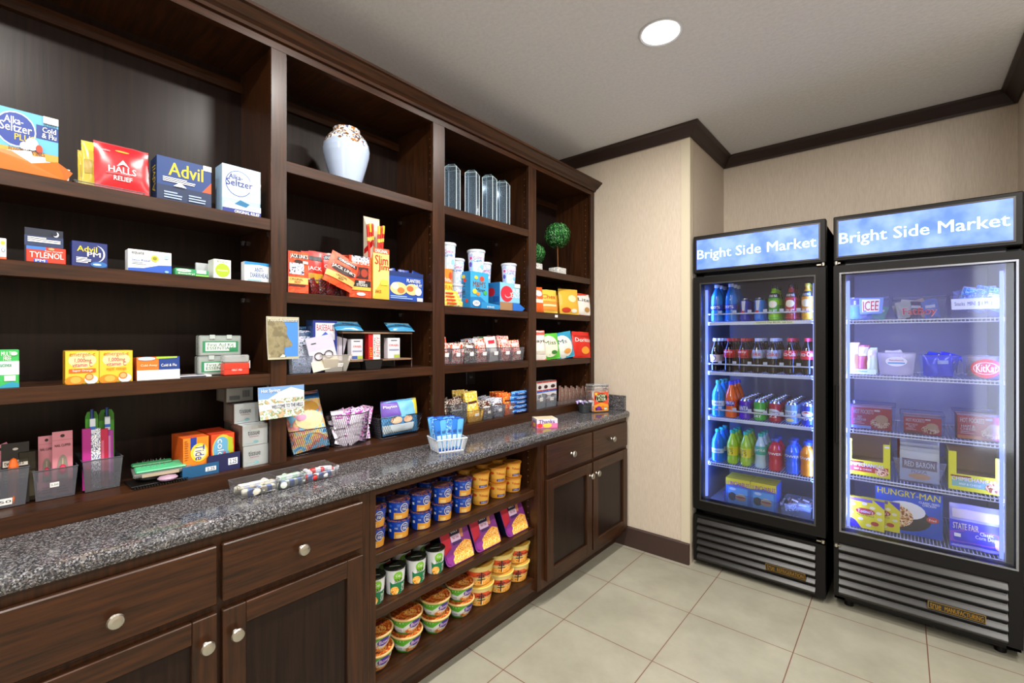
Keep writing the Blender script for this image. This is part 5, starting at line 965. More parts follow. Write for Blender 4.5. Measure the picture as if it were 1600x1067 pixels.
# ------------------------------------------------------------------ instant meals on the open shelves
def cup(kind):
    if kind == 'mac':
        r, h = .0455, .073; t = root('macaroni_cup', 'x', 'macaroni cup', group='blue macaroni cups'); pf = [(r*.80, 0), (r*.84, .002), (r*.84, .005), (r*.985, h-.004)]
        m = MB().lathe(pf, '#1546b8:r.3', 26); m.decal([('p', '#f0a83a', [(.36, .04), (.48, .05), (.6, .05), (.72, .05), (.86, .04), (.88, .40), (.80, .56), (.68, .44), (.6, .40), (.5, .42), (.38, .44)]), ('p', '#f7d07a', [(.42, .08), (.60, .08), (.60, .26), (.42, .28)]), ('e', WH, .66, .66, .11, .27), ('e', '#1c3a9a', .66, .66, .095, .235), ('t', WH, 'easy', .60, .70, .72, .82), ('t', WH, 'mac', .60, .52, .72, .68), ('t', '#c8dcf8', 'mac', .40, .60, .48, .70), ('e', '#3a74e0', .30, .8, .04, .08), ('r', '#e8f0fa', .25, .45, .31, .60), ('e', '#3a74e0', .50, .84, .04, .08)], cylmap(pf, PI*1.1), 6, lift=.0006)
        m.build('cup', t); MB().lathe([(r*.985, h-.004), (r*1.03, h-.003), (r*1.03, h-.0005), (r*.97, h), (.0005, h)], 'pic_lidmac', 26, cap=False).build('lid', t)
    elif kind == 'yel':
        r, h = .0455, .074; t = root('macaroni_cup', 'x', 'macaroni cup', group='golden macaroni cups'); pf = [(r*.80, 0), (r*.84, .003), (r*.98, h-.004)]
        m = MB().lathe(pf, '#eda637:r.35', 26); m.decal([('r', '#f5bb4c', .2, .3, .8, .9), ('d', '#c8501a', 'Velveeta', .40, .50, .76, .80), ('r', '#2a2a7a', .42, .12, .74, .28), ('t', '#c8ccf0', 'SHELLS', .46, .14, .7, .26), ('e', '#d8501a', .24, .7, .08, .1)], cylmap(pf, PI), 6, lift=.0006)
        m.build('cup', t); MB().lathe([(r*.98, h-.004), (r*1.05, h-.004), (r*1.05, h-.001), (r*.97, h), (.0005, h)], '#d98a2c:r.4', 26, cap=False).build('lid', t)
    elif kind == 'rice':
        r, h = .0415, .100; t = root('noodle_cup', 'x', 'noodle cup', group='white and green noodle cups'); pf = [(r*.76, 0), (r*.80, .003), (r*.98, h-.004)]
        m = MB().lathe(pf, '#e6e9ea:r.35', 26); m.decal([('p', '#0e7a4a', [(.36, .03), (.5, .03), (.65, .03), (.85, .03), (.88, .50), (.74, .48), (.58, .50), (.44, .46), (.36, .55)]), ('e', 'pic_pasta', .50, .18, .13, .17), ('e', '#7ac02a', .60, .74, .13, .2), ('t', WH, 'Cup', .53, .70, .67, .84), ('t', '#1c1c1c', 'SOUP', .50, .52, .72, .66), ('v', WH, 'BOWL', .70, .1, .82, .44)]+[('r', '#6a747a', .14+.03*i, .12, .15+.03*i, .85) for i in range(4)], cylmap(pf, PI*1.1), 6, lift=.0006)
        m.build('cup', t); MB().lathe([(r*.98, h-.004), (r*1.04, h-.004), (r*1.04, h-.001), (r*.97, h), (.0005, h)], 'pic_lidblack', 26, cap=False).decal([('p', '#b8221e', [(-.035, .01), (-.03, .026), (-.012, .036), (-.02, .02)]), ('r', '#c8ccc0', -.02, -.012, .022, -.009)], lambda u, v, l: (u, v, h+l)).build('lid', t)
    elif kind == 'bowl':
        r, h = .063, .070; t = root('noodle_bowl', 'x', 'noodle bowl', group='green and white noodle bowls'); pf = [(r*.62, 0), (r*.66, .003), (r*.84, .024), (r*.97, .055), (r*.99, h-.005)]
        m = MB().lathe(pf, '#e4e8e4:r.35', 30); m.decal([('p', '#5ab02a', [(.1, .98), (.9, .98), (.86, .78), (.62, .86), (.46, .52), (.3, .62), (.12, .8)]), ('p', 'pic_stew', [(.52, .08), (.86, .08), (.92, .6), (.78, .72), (.62, .55), (.5, .3)]), ('e', '#4a2a9a', .72, .66, .13, .24), ('t', '#f0d8f0', 'Bowl', .62, .54, .82, .78), ('r', '#f2f4f4', .28, .22, .46, .50), ('r', '#b8c0c4', .30, .28, .44, .44), ('p', '#4aa82a', [(.1, .02), (.6, .02), (.5, .14), (.2, .16)])], cylmap(pf, PI*1.1), 6, lift=.0007)
        m.build('bowl', t); MB().lathe([(r*.99, h-.005), (r*1.06, h-.006), (r*1.07, h-.002), (r*.98, h)], '#e8c080:r.3', 30, cap=False).lathe([(r*.98, h), (.0005, h)], 'pic_lidred', 30, cap=False).decal([('e', '#e0b04a', .3*r, -.2*r, .38*r, .34*r), ('e', 'pic_noodle', .3*r, -.2*r, .34*r, .30*r), ('t', '#e86a6a', 'RAMEN', -.75*r, .25*r, .3*r, .5*r)], lambda u, v, l: (u, v, h+l)).build('lid', t)
    elif kind == 'shin':
        r, h = .069, .093; t = root('noodle_bowl', 'x', 'noodle bowl', group='red and yellow noodle bowls'); pf = [(r*.72, 0), (r*.76, .004), (r*.95, .06), (r*.985, h-.006)]
        m = MB().lathe(pf, '#ecd488:r.35', 30); m.decal([('r', '#e2582a', .02, .50, .98, .80), ('p', 'pic_pasta', [(.1, .04), (.9, .04), (.9, .34), (.7, .46), (.4, .30), (.1, .40)]), ('p', '#f0c85a', [(.62, .84), (.98, .84), (.98, .42), (.8, .5)])], cylmap(pf, PI*1.1), 6, lift=.0006)
        B = '#140c28'; m.decal([('r', B, .475, .10, .500, .60), ('r', B, .40, .34, .575, .39), ('r', B, .42, .48, .555, .52), ('r', B, .39, .60, .585, .645), ('r', B, .475, .66, .50, .80), ('r', B, .43, .70, .545, .73), ('p', B, [(.43, .56), (.45, .60), (.465, .58), (.445, .52)]), ('p', B, [(.545, .56), (.525, .60), (.51, .58), (.53, .52)]), ('t', '#b81e1a', 'RAMYUN', .62, .52, .86, .66)], cylmap(pf, PI*1.1), 2, lift=.0018, step=0)
        m.build('bowl', t); MB().lathe([(r*.985, h-.006), (r*1.05, h-.007), (r*1.06, h-.002), (r*.98, h)], '#e8d070:r.3', 30, cap=False).lathe([(r*.98, h-.0005), (.0005, h-.0005)], '#dca040:r.35', 30, cap=False).decal([('e', '#b8281a', 0, 0, .6*r, .5*r), ('e', 'pic_stew', -.1*r, -.1*r, .4*r, .3*r), ('r', B, -.02, .012, .03, .018), ('r', B, 0, 0, .006, .035)], lambda u, v, l: (u, v, h-.0005+l)).build('lid', t)
    return t, h
def stock(kind, spots, z, X0, rows, levels, rz, dx, lab):
    proto, h = cup(kind); first = True
    for i, y in enumerate(spots):
        for rr_ in range(rows[i] if isinstance(rows, list) else rows):
            for L in range(levels):
                loc = (X0-dx*rr_, y+random.uniform(-.002, .002), z+.0006+L*(h+.0012)); l = lab % (ORD[i], ('front', 'second', 'back')[rr_], ('lower', 'upper')[L]) if levels > 1 else lab % (ORD[i], ('front', 'second', 'back')[rr_])
                o = proto if first else copy_tree(proto); first = False
                o.location = loc; o['label'] = l; o.rotation_euler.z = rz+random.uniform(-.06, .06)
R1 = PI/2-.62
stock('mac', [.985, 1.095, 1.206, 1.324, 1.442], .62, -1.520, 3, 2, R1, .100, 'blue macaroni cup, %s column from the left, %s row, %s of two')
stock('yel', [1.565, 1.687, 1.800], .62, -1.525, 2, 2, R1, .100, 'golden macaroni cup, %s column of its group, %s row, %s of two')
stock('rice', [.975, 1.068, 1.168, 1.270], .42, -1.502, 2, 1, R1, .098, 'white and green noodle cup with black lid, %s from the left, %s row')
stock('bowl', [.997, 1.140, 1.290, 1.432], .160, -1.525, 2, 2, R1-.12, .14, 'green and white noodle bowl, %s column from the left, %s row, %s of two')
stock('shin', [1.560, 1.705, 1.835], .160, -1.528, 2, 2, R1, .145, 'red and yellow noodle bowl, %s column of its group, %s row, %s of two')
# three leaning meal trays
for k, (a, b, yt) in enumerate(((690, 746, 838), (736, 787, 818), (784, 829, 796))):
    X = -1.475; y0, y1 = Wy(a+8, X), Wy(b, X); w = y1-y0-.02; h = .165
    t = root('meal_tray', ('nearest', 'middle', 'far')[k]+' red and purple noodle meal tray leaning back on the middle shelf', 'meal tray', (X+.005, y0, .4215), (0, 0, PI/2), 'leaning meal trays')
    m = MB(); K = 6
    def rr2(w, h, r, y): 
        out = []
        for cx, cz, a0 in ((w-r, r, -PI/2), (w-r, h-r, 0), (r, h-r, PI/2), (r, r, PI)):
            for i in range(K+1): q = a0+PI/2*i/K; out.append((cx+r*math.cos(q), y, cz+r*math.sin(q)))
        return out
    n = 4*(K+1); a0, a1 = rr2(w, h, .022, 0), [(x*.86+w*.07, .045, zz*.86+h*.07) for x, _, zz in rr2(w, h, .022, 0)]
    m.add(a0+a1, [tuple(range(n))]+[tuple(range(2*n-1, n-1, -1))]+[(i, n+i, n+(i+1) % n, (i+1) % n) for i in range(n)], '#1c2248:r.3')
    o = m.build('tray', t, None, (-.42, 0, 0)); fm = MB(); fm.add([(x, -.0012, zz) for x, _, zz in a0], [tuple(range(n))], '#8a3a8e:r.35')
    fm.decal([('p', '#cc2034', [(.04, .97), (.5, .995), (.96, .97), (.98, .80), (.5, .78), (.30, .6), (.28, .40), (.02, .3), (.02, .9)]), ('p', 'pic_pasta', [(.26, .02), (.96, .02), (.98, .42), (.78, .50), (.60, .44), (.42, .36), (.24, .24)]), ('p', '#d88a5a', [(.60, .60), (.72, .82), (.80, .80), (.76, .58)]), ('r', '#1c1c44', .32, .70, .66, .96), ('e', '#e8305a', .49, .92, .05, .03), ('t', WH, "Doc's", .38, .76, .60, .86), ('r', '#e8c8e4', .32, .54, .66, .70), ('t', '#7a1a4a', 'PAD THAI', .38, .60, .60, .67), ('r', '#4a2a6a', .36, .46, .66, .54), ('p', '#8a2a8a', [(.02, .3), (.26, .42), (.3, .2), (.14, .04), (.04, .1)])], lambda u, v, l: (u*w, -.0012-l, v*h))
    fm.build('film_label', t, None, (-.42, 0, 0))

# ------------------------------------------------------------------ drinks in the left refrigerator
def bottle(kind, liquid, capc, label, wr=None, decs=(), h=.205, r=.033, lab0=.36, lab1=.64, top=None):
    t = root(kind, 'x', 'drink bottle' if 'can' not in kind else 'drink can')
    k = h/.205
    if kind == 'sports_bottle': pf = [(r*.80, 0), (r*.96, .006), (r, .05*k), (r*.90, .075*k), (r*1.02, .10*k), (r*1.02, .135*k), (r*.75, .160*k), (r*.46, .172*k), (r*.46, .183*k)]; ct = (.183*k, .203*k, r*.58)
    elif kind == 'big_bottle': pf = [(r*.86, 0), (r, .008), (r, .045*k), (r*.96, .06*k), (r, .075*k), (r, .115*k), (r*.9, .140*k), (r*.55, .168*k), (r*.40, .180*k), (r*.40, .189*k)]; ct = (.187*k, .205*k, r*.44)
    else: pf = [(r*.70, 0), (r*.92, .006), (r*.97, .03*k), (r*.86, .055*k), (r*.88, .075*k), (r, .100*k), (r*.97, .122*k), (r*.72, .148*k), (r*.44, .170*k), (r*.39, .178*k), (r*.39, .188*k)]; ct = (.186*k, .205*k, r*.44)
    MB().lathe(pf, liquid, 18).build('bottle_body', t)
    MB().lathe([(ct[2], ct[0]), (ct[2]*1.03, ct[0]+.002), (ct[2], ct[1]-.002), (ct[2]*.86, ct[1])], capc, 16).build('cap', t)
    zz0, zz1 = h*lab0, h*lab1; rm = cylmap(pf, PI); f = lambda v: math.hypot(*rm(0, (v-pf[0][1])/(pf[-1][1]-pf[0][1]), 0)[:2])
    lp = [(f(zz0+(zz1-zz0)*i/4)+.0006, zz0+(zz1-zz0)*i/4) for i in range(5)]
    MB().lathe(lp, label, 18, cap=False).decal(decs, cylmap(lp, PI), 6, lift=.0006).build('bottle_label', t)
    return t
def can(c, decs, r=.033, h=.122, lid='#b8bcc4:m:r.25'):
    t = root('drink_can', 'x', 'drink can'); pf = [(r*.78, 0), (r, .008), (r, h-.013)]
    MB().lathe(pf, c, 20).decal(decs, cylmap(pf, PI), 6, lift=.0005).build('can_body', t)
    MB().lathe([(r, h-.013), (r*.84, h-.002), (r*.84, h), (r*.78, h), (r*.76, h-.004), (.0005, h-.004)], lid, 20, cap=False).box((-.004, -.012, h-.004), (.004, .004, h-.002), lid).build('can_lid', t)
    return t
def column(proto, px, z, n, step, lab, group, Y=3.022, dxp=0):
    x = Wx(px, Y-.02)
    for k in range(n):
        o = proto if k == 0 else copy_tree(proto)
        o.location = (x, Y+.002+step*k, z+.0004); o.rotation_euler.z = random.uniform(-.15, .15)+math.radians(-12); o['label'] = lab % (('front one', 'second back', 'third back', 'fourth back', 'fifth back', 'sixth back')[k]); o['group'] = group
z1, z2, z3, z4 = F1S
g = 'drinks in the left refrigerator'
WAT = dict(h=.232, r=.036, lab0=.30, lab1=.45)
column(bottle('big_bottle', '#2f7ec8:r.12', '#e8eef4', '#1c3aa8:r.3', decs=[('t', WH, '100%', .2, .3, .8, .8)], **WAT), 1119, z1, 3, .075, 'blue water bottle in the leftmost column of the top fridge shelf, %s', 'water bottles')
column(bottle('big_bottle', '#2a78c4:r.12', '#e8eef4', '#1c3aa8:r.3', decs=[('t', WH, '100%', .2, .3, .8, .8)], **WAT), 1141, z1, 3, .075, 'blue water bottle in the second column of the top fridge shelf, %s', 'water bottles')
RB = lambda c: [('p', '#c8ccd4', [(.42, .98), (.68, .98), (.62, .5), (.46, .5)]), ('e', '#d82a2a', .5, .44, .12, .07), ('p', c, [(.3, .3), (.5, .4), (.7, .3), (.7, .1), (.3, .1)])]
column(can('#1c2a9a:r.25', RB('#1c2a9a'), r=.027, h=.135), 1162, z1, 4, .058, 'slim navy and silver energy drink can, %s', 'slim energy cans')
column(can('#1f6fc8:r.25', RB('#2a7ad0'), r=.027, h=.135), 1185, z1, 4, .058, 'slim light blue and silver energy drink can, %s', 'slim energy cans')
for px, c, c2, cp, nm in ((1208, '#8ac81e:r.15', '#4aa82a:r.3', '#1c1a14', 'lime green'), (1235, '#a83a3a:r.15', '#c82a3a:r.3', '#2a1410', 'red'), (1261, '#f0b02a:r.15', '#e8962a:r.3', '#e8c83a', 'yellow orange')):
    column(bottle('juice_bottle', c, cp, c2, decs=[('r', '#141a22', .05, .80, .95, 1), ('t', WH, 'minute maid', .2, .83, .8, .96), ('e', '#f5e8c8', .5, .55, .25, .14), ('t', WH, 'FRUIT', .25, .18, .75, .34)], h=.205, r=.031, lab0=.06, lab1=.78), px, z1, 3, .07, nm+' juice bottle on the top fridge shelf, %s', 'juice bottles')
COLA = '#120807:r.08'
for i, (px, cp, lc, dec, nm) in enumerate(((1116, '#e8e8e8', '#d8c8c8:r.3', [('e', '#7a1a2a', .5, .5, .2, .4), ('e', WH, .5, .5, .15, .3), ('t', '#7a1a2a', 'Dr', .42, .35, .58, .65)], 'white-capped dark soda bottle'), (1138, '#c8281e', '#c81e1e:r.3', [('t', WH, 'cherry', .15, .55, .8, .85), ('t', '#3a0808', 'Coca', .3, .12, .85, .45)], 'cherry red labelled cola bottle, left pair,'), (1160, '#c8281e', '#c81e1e:r.3', [('t', WH, 'cherry', .15, .55, .8, .85), ('t', '#3a0808', 'Coca', .3, .12, .85, .45)], 'cherry red labelled cola bottle beside the silver labels,'), (1182, '#c8ccd8', '#aab4c8:r.25', [('t', '#c81e2a', 'Coke', .15, .3, .85, .8)], 'silver labelled diet cola bottle, left pair,'), (1206, '#c8ccd8', '#aab4c8:r.25', [('t', '#c81e2a', 'Coke', .15, .3, .85, .8)], 'silver labelled diet cola bottle, right pair,'), (1233, '#d8283a', '#d41e28:r.3', [('t', WH, 'Coca-Cola', .06, .35, .94, .85)], 'red labelled cola bottle left of the last,'), (1260, '#d8283a', '#d41e28:r.3', [('t', WH, 'Coca-Cola', .06, .35, .94, .85)], 'red labelled cola bottle in the last column,'))):
    column(bottle('soda_bottle', COLA, cp, lc, decs=dec, h=.205, r=.032, lab0=.42 if i else .28, lab1=.66 if i else .50), px, z2, 4, .072, nm+' %s', 'cola bottles')
column(bottle('big_bottle', '#2a88d8:r.1', '#1c8a7a', '#c8dcf0:r.3', decs=[('t', '#2a5ab8', 'Dasani', .2, .3, .8, .75)], h=.225, r=.037, lab0=.30, lab1=.44), 1121, z3, 3, .078, 'light blue water bottle left of the orange soda, %s', 'water bottles')
column(bottle('soda_bottle', '#e8641a:r.12', '#2a3ad0', '#e8501e:r.3', decs=[('r', '#1c2a9a', .2, .1, .8, .8), ('t', WH, 'FANTA', .22, .25, .78, .75)], h=.222, r=.036, lab0=.32, lab1=.50), 1141, z3, 3, .076, 'orange soda bottle with a blue cap, %s', 'orange soda bottles')
for px, c, d, nm in ((1163, '#5a2ab0:r.2', [('r', '#1c2a9a', .1, .42, .9, .78), ('t', WH, 'FANTA', .2, .48, .8, .72)], 'purple'), (1186, '#3aa83a:r.2', [('r', '#d8e8d8', .1, .5, .9, .62), ('t', '#c82a2a', 'Ginger', .2, .36, .8, .5), ('t', WH, 'DRY', .3, .18, .7, .32)], 'green'), (1210, '#a8243a:r.2', [('e', '#c8ccd4', .5, .55, .36, .16), ('t', '#5a1020', 'Dr Pepper', .2, .5, .8, .6), ('t', WH, '23', .3, .25, .7, .4)], 'maroon'), (1236, '#7aa8d8:r.2', [('r', '#c8dcec', .1, .4, .9, .7), ('t', '#2a5aa8', 'FRESCA', .2, .48, .8, .62), ('e', '#e8d88a', .5, .22, .2, .08)], 'pale blue'), (1262, '#1c3ab0:r.2', [('e', WH, .5, .6, .3, .14), ('p', '#d82a3a', [(.26, .62), (.5, .72), (.74, .62), (.5, .64)]), ('t', WH, 'PEPSI', .25, .28, .75, .40)], 'royal blue')):
    column(can(c, d), px, z3, 6, .0675, nm+' soft drink can on the middle fridge shelf, %s', nm+' cans')
bb = dict(h=.205)
column(bottle('big_bottle', '#2a78d8:r.1', '#1ca89a', '#c8e0f5:r.3', decs=[('t', '#2a5ab8', 'Dasani', .2, .3, .8, .75)], h=.200, r=.035, lab0=.28, lab1=.42), 1120, z4, 3, .078, 'small blue water bottle on the lower fridge shelf, %s', 'water bottles')
for px in (1143, 1164): column(bottle('soda_bottle', '#a8d02a:r.12', '#1ca88a', '#f2e22a:r.3', decs=[('w', '#141a10', 'XYZ', .35, .15, .65, .85)], h=.205, r=.033, lab0=.26, lab1=.52), px, z4, 3, .072, 'yellow green soda bottle with teal cap, '+('left' if px == 1143 else 'right')+' column, %s', 'yellow green soda bottles')
column(bottle('soda_bottle', '#b8d4d8:r.1', '#1ca88a', '#1fa88a:r.3', decs=[('t', WH, 'Sprite', .15, .3, .85, .8)], h=.205, r=.033, lab0=.40, lab1=.64), 1187, z4, 3, .072, 'clear lemon soda bottle with a green label, %s', 'clear soda bottles')
for px, c, nm in ((1210, '#c81e3a:r.12', 'red'), (1237, '#2a6ae8:r.12', 'bright blue'), (1261, '#f08a1a:r.12', 'orange')):
    column(bottle('sports_bottle', c, '#2a4a9a', c, decs=[('t', WH, 'POWER', .12, .3, .88, .7)], h=.19, r=.036, lab0=.44, lab1=.62), px, z4, 2, .08, nm+' sports drink bottle on the lower fridge shelf, %s', 'sports drink bottles')
# snack packs and bin on the fridge floor
z = .3768
LN = [('r', '#2a7ad0', 0, 0, 1, 1), ('p', '#f0dc1e', [(0, .74), (0, 1), (1, 1), (1, .74), (.5, .80)]), ('t', '#8a1aa0', 'LUNCHABLES', .05, .72, .97, .90), ('r', '#5aa8e8', .1, .08, .9, .68), ('e', '#1a1a22', .28, .34, .17, .15), ('e', '#d89a6a', .62, .32, .22, .10), ('e', '#f0d8a8', .62, .40, .20, .08), ('e', '#b84a3a', .62, .36, .20, .04), ('e', '#c8def5', .3, .62, .14, .05)]
for k in range(3):
    for j, (a, b, yt) in enumerate(((1134, 1172, 744), (1172.6, 1213, 752))):
        Y = 3.02+.05*k; x0 = Wx(a, 3.02); w = Wx(b, 3.02)-x0
        carton('lunch_kit', 'yellow topped blue lunch kit box on the fridge floor, %s column, %s' % (('left', 'right')[j], ('front', 'middle', 'rear')[k]), 'lunch kit', 'F', a, b, yt, Y, z+.001, .048, '#1f6ac8', LN, T=[('r', '#f0dc1e', 0, 0, 1, 1)], group='lunch kits on the fridge floor', h=.165, w=w).location.x = x0
bin_('bin', 'clear tub round the yellow and blue lunch kits', 'F', 1130, 1216, 768, 3.012, z, .16, '#c8dcf5:g.06', None, None, tp=.03)
bin_('bin', 'clear tub of silver wrapped snacks on the fridge floor', 'F', 1219, 1268, 785, 3.012, z, .20, '#c8d8f0:g.14', None, None, tp=.12)
for k in range(8):
    b = bagmesh(.07, .05, .03, ('pic_foil', '#c8ccd8:r.2', 'pic_meat')[k % 3], [('r', WH, .2, .4, .7, .6)], k); o = b.build('foil_snack'); x0 = Wx(1226, 3.02)
    o.matrix_world = Matrix.Translation((x0+.035+.05*(k % 2), 3.05+.035*(k//2), z+.035+.01*(k % 3)))@Matrix.Rotation(-.9, 4, 'X')@Matrix.Rotation(.3*(k % 3-1), 4, 'Y')@Matrix.Translation((-.035, 0, 0))
    tag(o, 'silver wrapped snack in the clear tub, %s side, %s from the front' % (('left', 'right')[k % 2], ORD[k//2]), 'snack', 'silver snacks in the fridge tub')

# ------------------------------------------------------------------ frozen food in the right refrigerator
z1, z2, z3, z4, z5 = [q+.0012 for q in F2S]
G = '#c4ccec:g.07'
def heap(side_x0, side_x1, Y, z, n, mats, name, lab, cat, grp, hh=.08, ww=.06, lay=2, d=.16):
    x0, x1 = Wx(side_x0, Y)+.012, Wx(side_x1, Y)-.012
    for k in range(n):
        b = bagmesh(ww, hh, .02, mats[k % len(mats)], [('r', WH, .2, .55, .8, .72)] if k % 2 else [], k*1.3); u = (k % 4)/3; L = k // 4
        o = b.build(name); o.matrix_world = Matrix.Translation((x0+ww/2+(x1-x0-ww)*u, Y+.03+.035*(L % 4), z+.004+.012*(L % 2)))@Matrix.Rotation(-.15-.1*(k % 3), 4, 'X')@Matrix.Rotation(random.uniform(-.35, .35), 4, 'Y')@Matrix.Translation((-ww/2, 0, 0))
        tag(o, lab % (ORD[L], ORD[k % 4]), cat, grp)
bin_('bin', 'frosted freezer bin with a red and blue iced drink logo', 'F', 1319, 1390, 466, 3.01, z1, .22, G, None, 'clear bins on the top freezer shelf', F=[('r', '#7a9ad8', .34, .25, .88, .96), ('r', WH, .40, .34, .80, .90), ('t', '#c8202a', 'ICEE', .42, .40, .78, .82), ('r', '#2a4ab8', .42, .36, .5, .40)])
heap(1322, 1386, 3.01, z1, 8, ['#6ac0a8:r.3', '#b8c8f0:r.3', '#5a8ad0:r.3'], 'ice_pop', 'ice pop pack in the logo bin, %s layer, %s from the left', 'ice pop', 'ice pops in the top left bin', .07)
bin_('bin', 'frosted freezer bin with a red ice cream sandwich name', 'F', 1394, 1480, 465, 3.01, z1, .22, G, None, 'clear bins on the top freezer shelf', F=[('t', '#d8bcd0', 'FatBoy', .16, .08, .86, .50), ('t', '#b8284a', 'FatBoy', .17, .10, .85, .48)])
heap(1398, 1476, 3.01, z1, 12, ['#e0dcc8:r.3', '#5a4a7a:r.3', '#c8a89a:r.3', '#6a8ad0:r.3'], 'ice_cream_sandwich', 'ice cream sandwich in the top middle bin, %s layer, %s from the left', 'ice cream', 'ice cream sandwiches', .085)
bin_('bin', 'tall frosted freezer bin with a white price strip', 'F', 1484, 1573, 462, 3.01, z1, .22, G, None, 'clear bins on the top freezer shelf', tp=.05, F=[('r', '#dfe3f5', .02, .36, .98, .84), ('t', '#4a5090', 'Snacks  MINI  $ 1.99  $ 2.50', .08, .5, .92, .7)])
heap(1488, 1570, 3.01, z1+.03, 12, ['pic_bluepack', '#c8d0f0:r.3', '#8a9ae0:r.3'], 'frozen_snack_bag', 'blue white frozen snack bag, top right bin, %s layer, %s from the left', 'frozen snack', 'frozen snack bags', .105, .075)
# second shelf
for k, (a, b, c, nm) in enumerate(((1325, 1343, '#d8a87a:r.3', 'peach'), (1343, 1356, '#b85a6a:r.3', 'pink'), (1355, 1368, '#dff0e4:r.3', 'pale green'))):
    bag('ice_cream_cup', nm+' frozen treat pack on the green lipped tray', 'frozen treat', 'F', a, b, 535+4*k, 3.03, z2+.006, .04, c, [('r', '#e8e0f0', .1, .6, .9, .95)], 'frozen treats in the left tray', w=.05)
tag(MB().box((0, 0, 0), (Wx(1369, 3.01)-Wx(1323, 3.01), .18, .004), '#dfe8f5').box((0, 0, .004), (Wx(1369, 3.01)-Wx(1323, 3.01), .003, .026), '#d8ecd8').decal([('t', '#2a8a5a', 'Good Humor', .1, .3, .8, .8)], lambda u, v, l: (u*.11, -l, .004+v*.022)).build('display_tray', None, (Wx(1323, 3.01), 3.01, z2)), 'white tray with a green lettered lip on the second freezer shelf', 'tray')
bin_('bin', 'white filled freezer bin with a pale blue label', 'F', 1371, 1431, 551, 3.01, z2, .22, '#dcd8f0:g.35', None, 'clear bins on the second freezer shelf', F=[('e', '#f0f0fa', .5, .62, .3, .22), ('r', '#4a9ad8', .26, .52, .74, .58), ('t', '#c84a6a', 'Sandwich', .3, .64, .7, .72)])
heap(1374, 1428, 3.01, z2, 12, ['#e8e4f5:r.2', '#f0e8dc:r.3', '#dfe8fa:r.2'], 'frozen_sandwich', 'white wrapped frozen sandwich, %s layer, %s from the left', 'frozen sandwich', 'white frozen sandwiches', .11, .06)
bin_('bin', 'freezer bin full of shiny blue packs', 'F', 1435, 1499, 555, 3.01, z2, .22, '#b8ccff:g.10', None, 'clear bins on the second freezer shelf')
heap(1438, 1496, 3.01, z2, 12, ['#0a2ad8:r.2', '#1440e8:r.2', '#0a24b0:r.2'], 'ice_cream_pack', 'deep blue ice cream pack, %s layer, %s from the left', 'ice cream', 'deep blue ice cream packs', .105, .065)
bin_('bin', 'freezer bin with a red oval wafer bar logo', 'F', 1502, 1576, 556, 3.01, z2, .22, G, None, 'clear bins on the second freezer shelf', F=[('e', '#d01c2c', .54, .46, .36, .42), ('e', WH, .54, .46, .30, .27), ('e', '#d01c2c', .54, .46, .285, .25), ('t', WH, 'KitKat', .31, .30, .79, .64)])
heap(1505, 1572, 3.01, z2, 8, ['pic_meat', '#8a6a5a:r.3', '#4a4a8a:r.3'], 'ice_cream_bar', 'brown wrapped ice cream bar, %s layer, %s from the left', 'ice cream', 'brown ice cream bars', .09, .06)
# third shelf
def HP(t2, low): return [('r', '#cc2230', 0, 0, 1, 1), ('t', WH, 'HOT POCKETS', .06, .70, .56, .90), ('r', WH, .58, .84, .72, .92), ('e', 'pic_roll', .72, .30, .24, .24), ('e', '#e0b888', .76, .50, .16, .2), ('r', low, 0, 0, .5, .14), ('t', WH, t2, .06, .36, .38, .6)]+lines('#f0c8c8', .06, .2, .36, .34, 2)
for k, (a, b, yt, t2, low, zz) in enumerate(((1330, 1393, 635, 'BEEF\n& CHEDDAR', '#a8c8f0', .012), (1412, 1471, 650, 'BEEF TACO\nMELTS', '#8a1420', .012), (1496, 1573, 648, 'HAM &\nCHEESE', '#f0883a', .002))):
    bin_('bin', 'frosted freezer bin holding the %s red sandwich boxes' % ('left', 'middle', 'right')[k], 'F', a-6 if k < 2 else a-5, b+6 if k < 2 else b+4, yt-4, 3.004, z3, .20, '#c4ccec:g.03', None, 'clear bins on the third freezer shelf', tp=.04)
    for j in range(3): carton('frozen_sandwich_box', 'red frozen sandwich box in the %s bin of the third freezer shelf, %s' % (('left', 'middle', 'right')[k], ('front', 'middle one', 'rear')[j]), 'frozen food box', 'F', a, b, yt, 3.012+.05*j, z3+.003, .045, '#a81a26', HP(t2, low), T=[('r', '#b89080', 0, 0, 1, 1)], group='red sandwich boxes', h=Wzf(a, yt, 3.012)-z3-.003, w=Wx(b, 3.012)-Wx(a, 3.012)).location.x = Wx(a, 3.012)
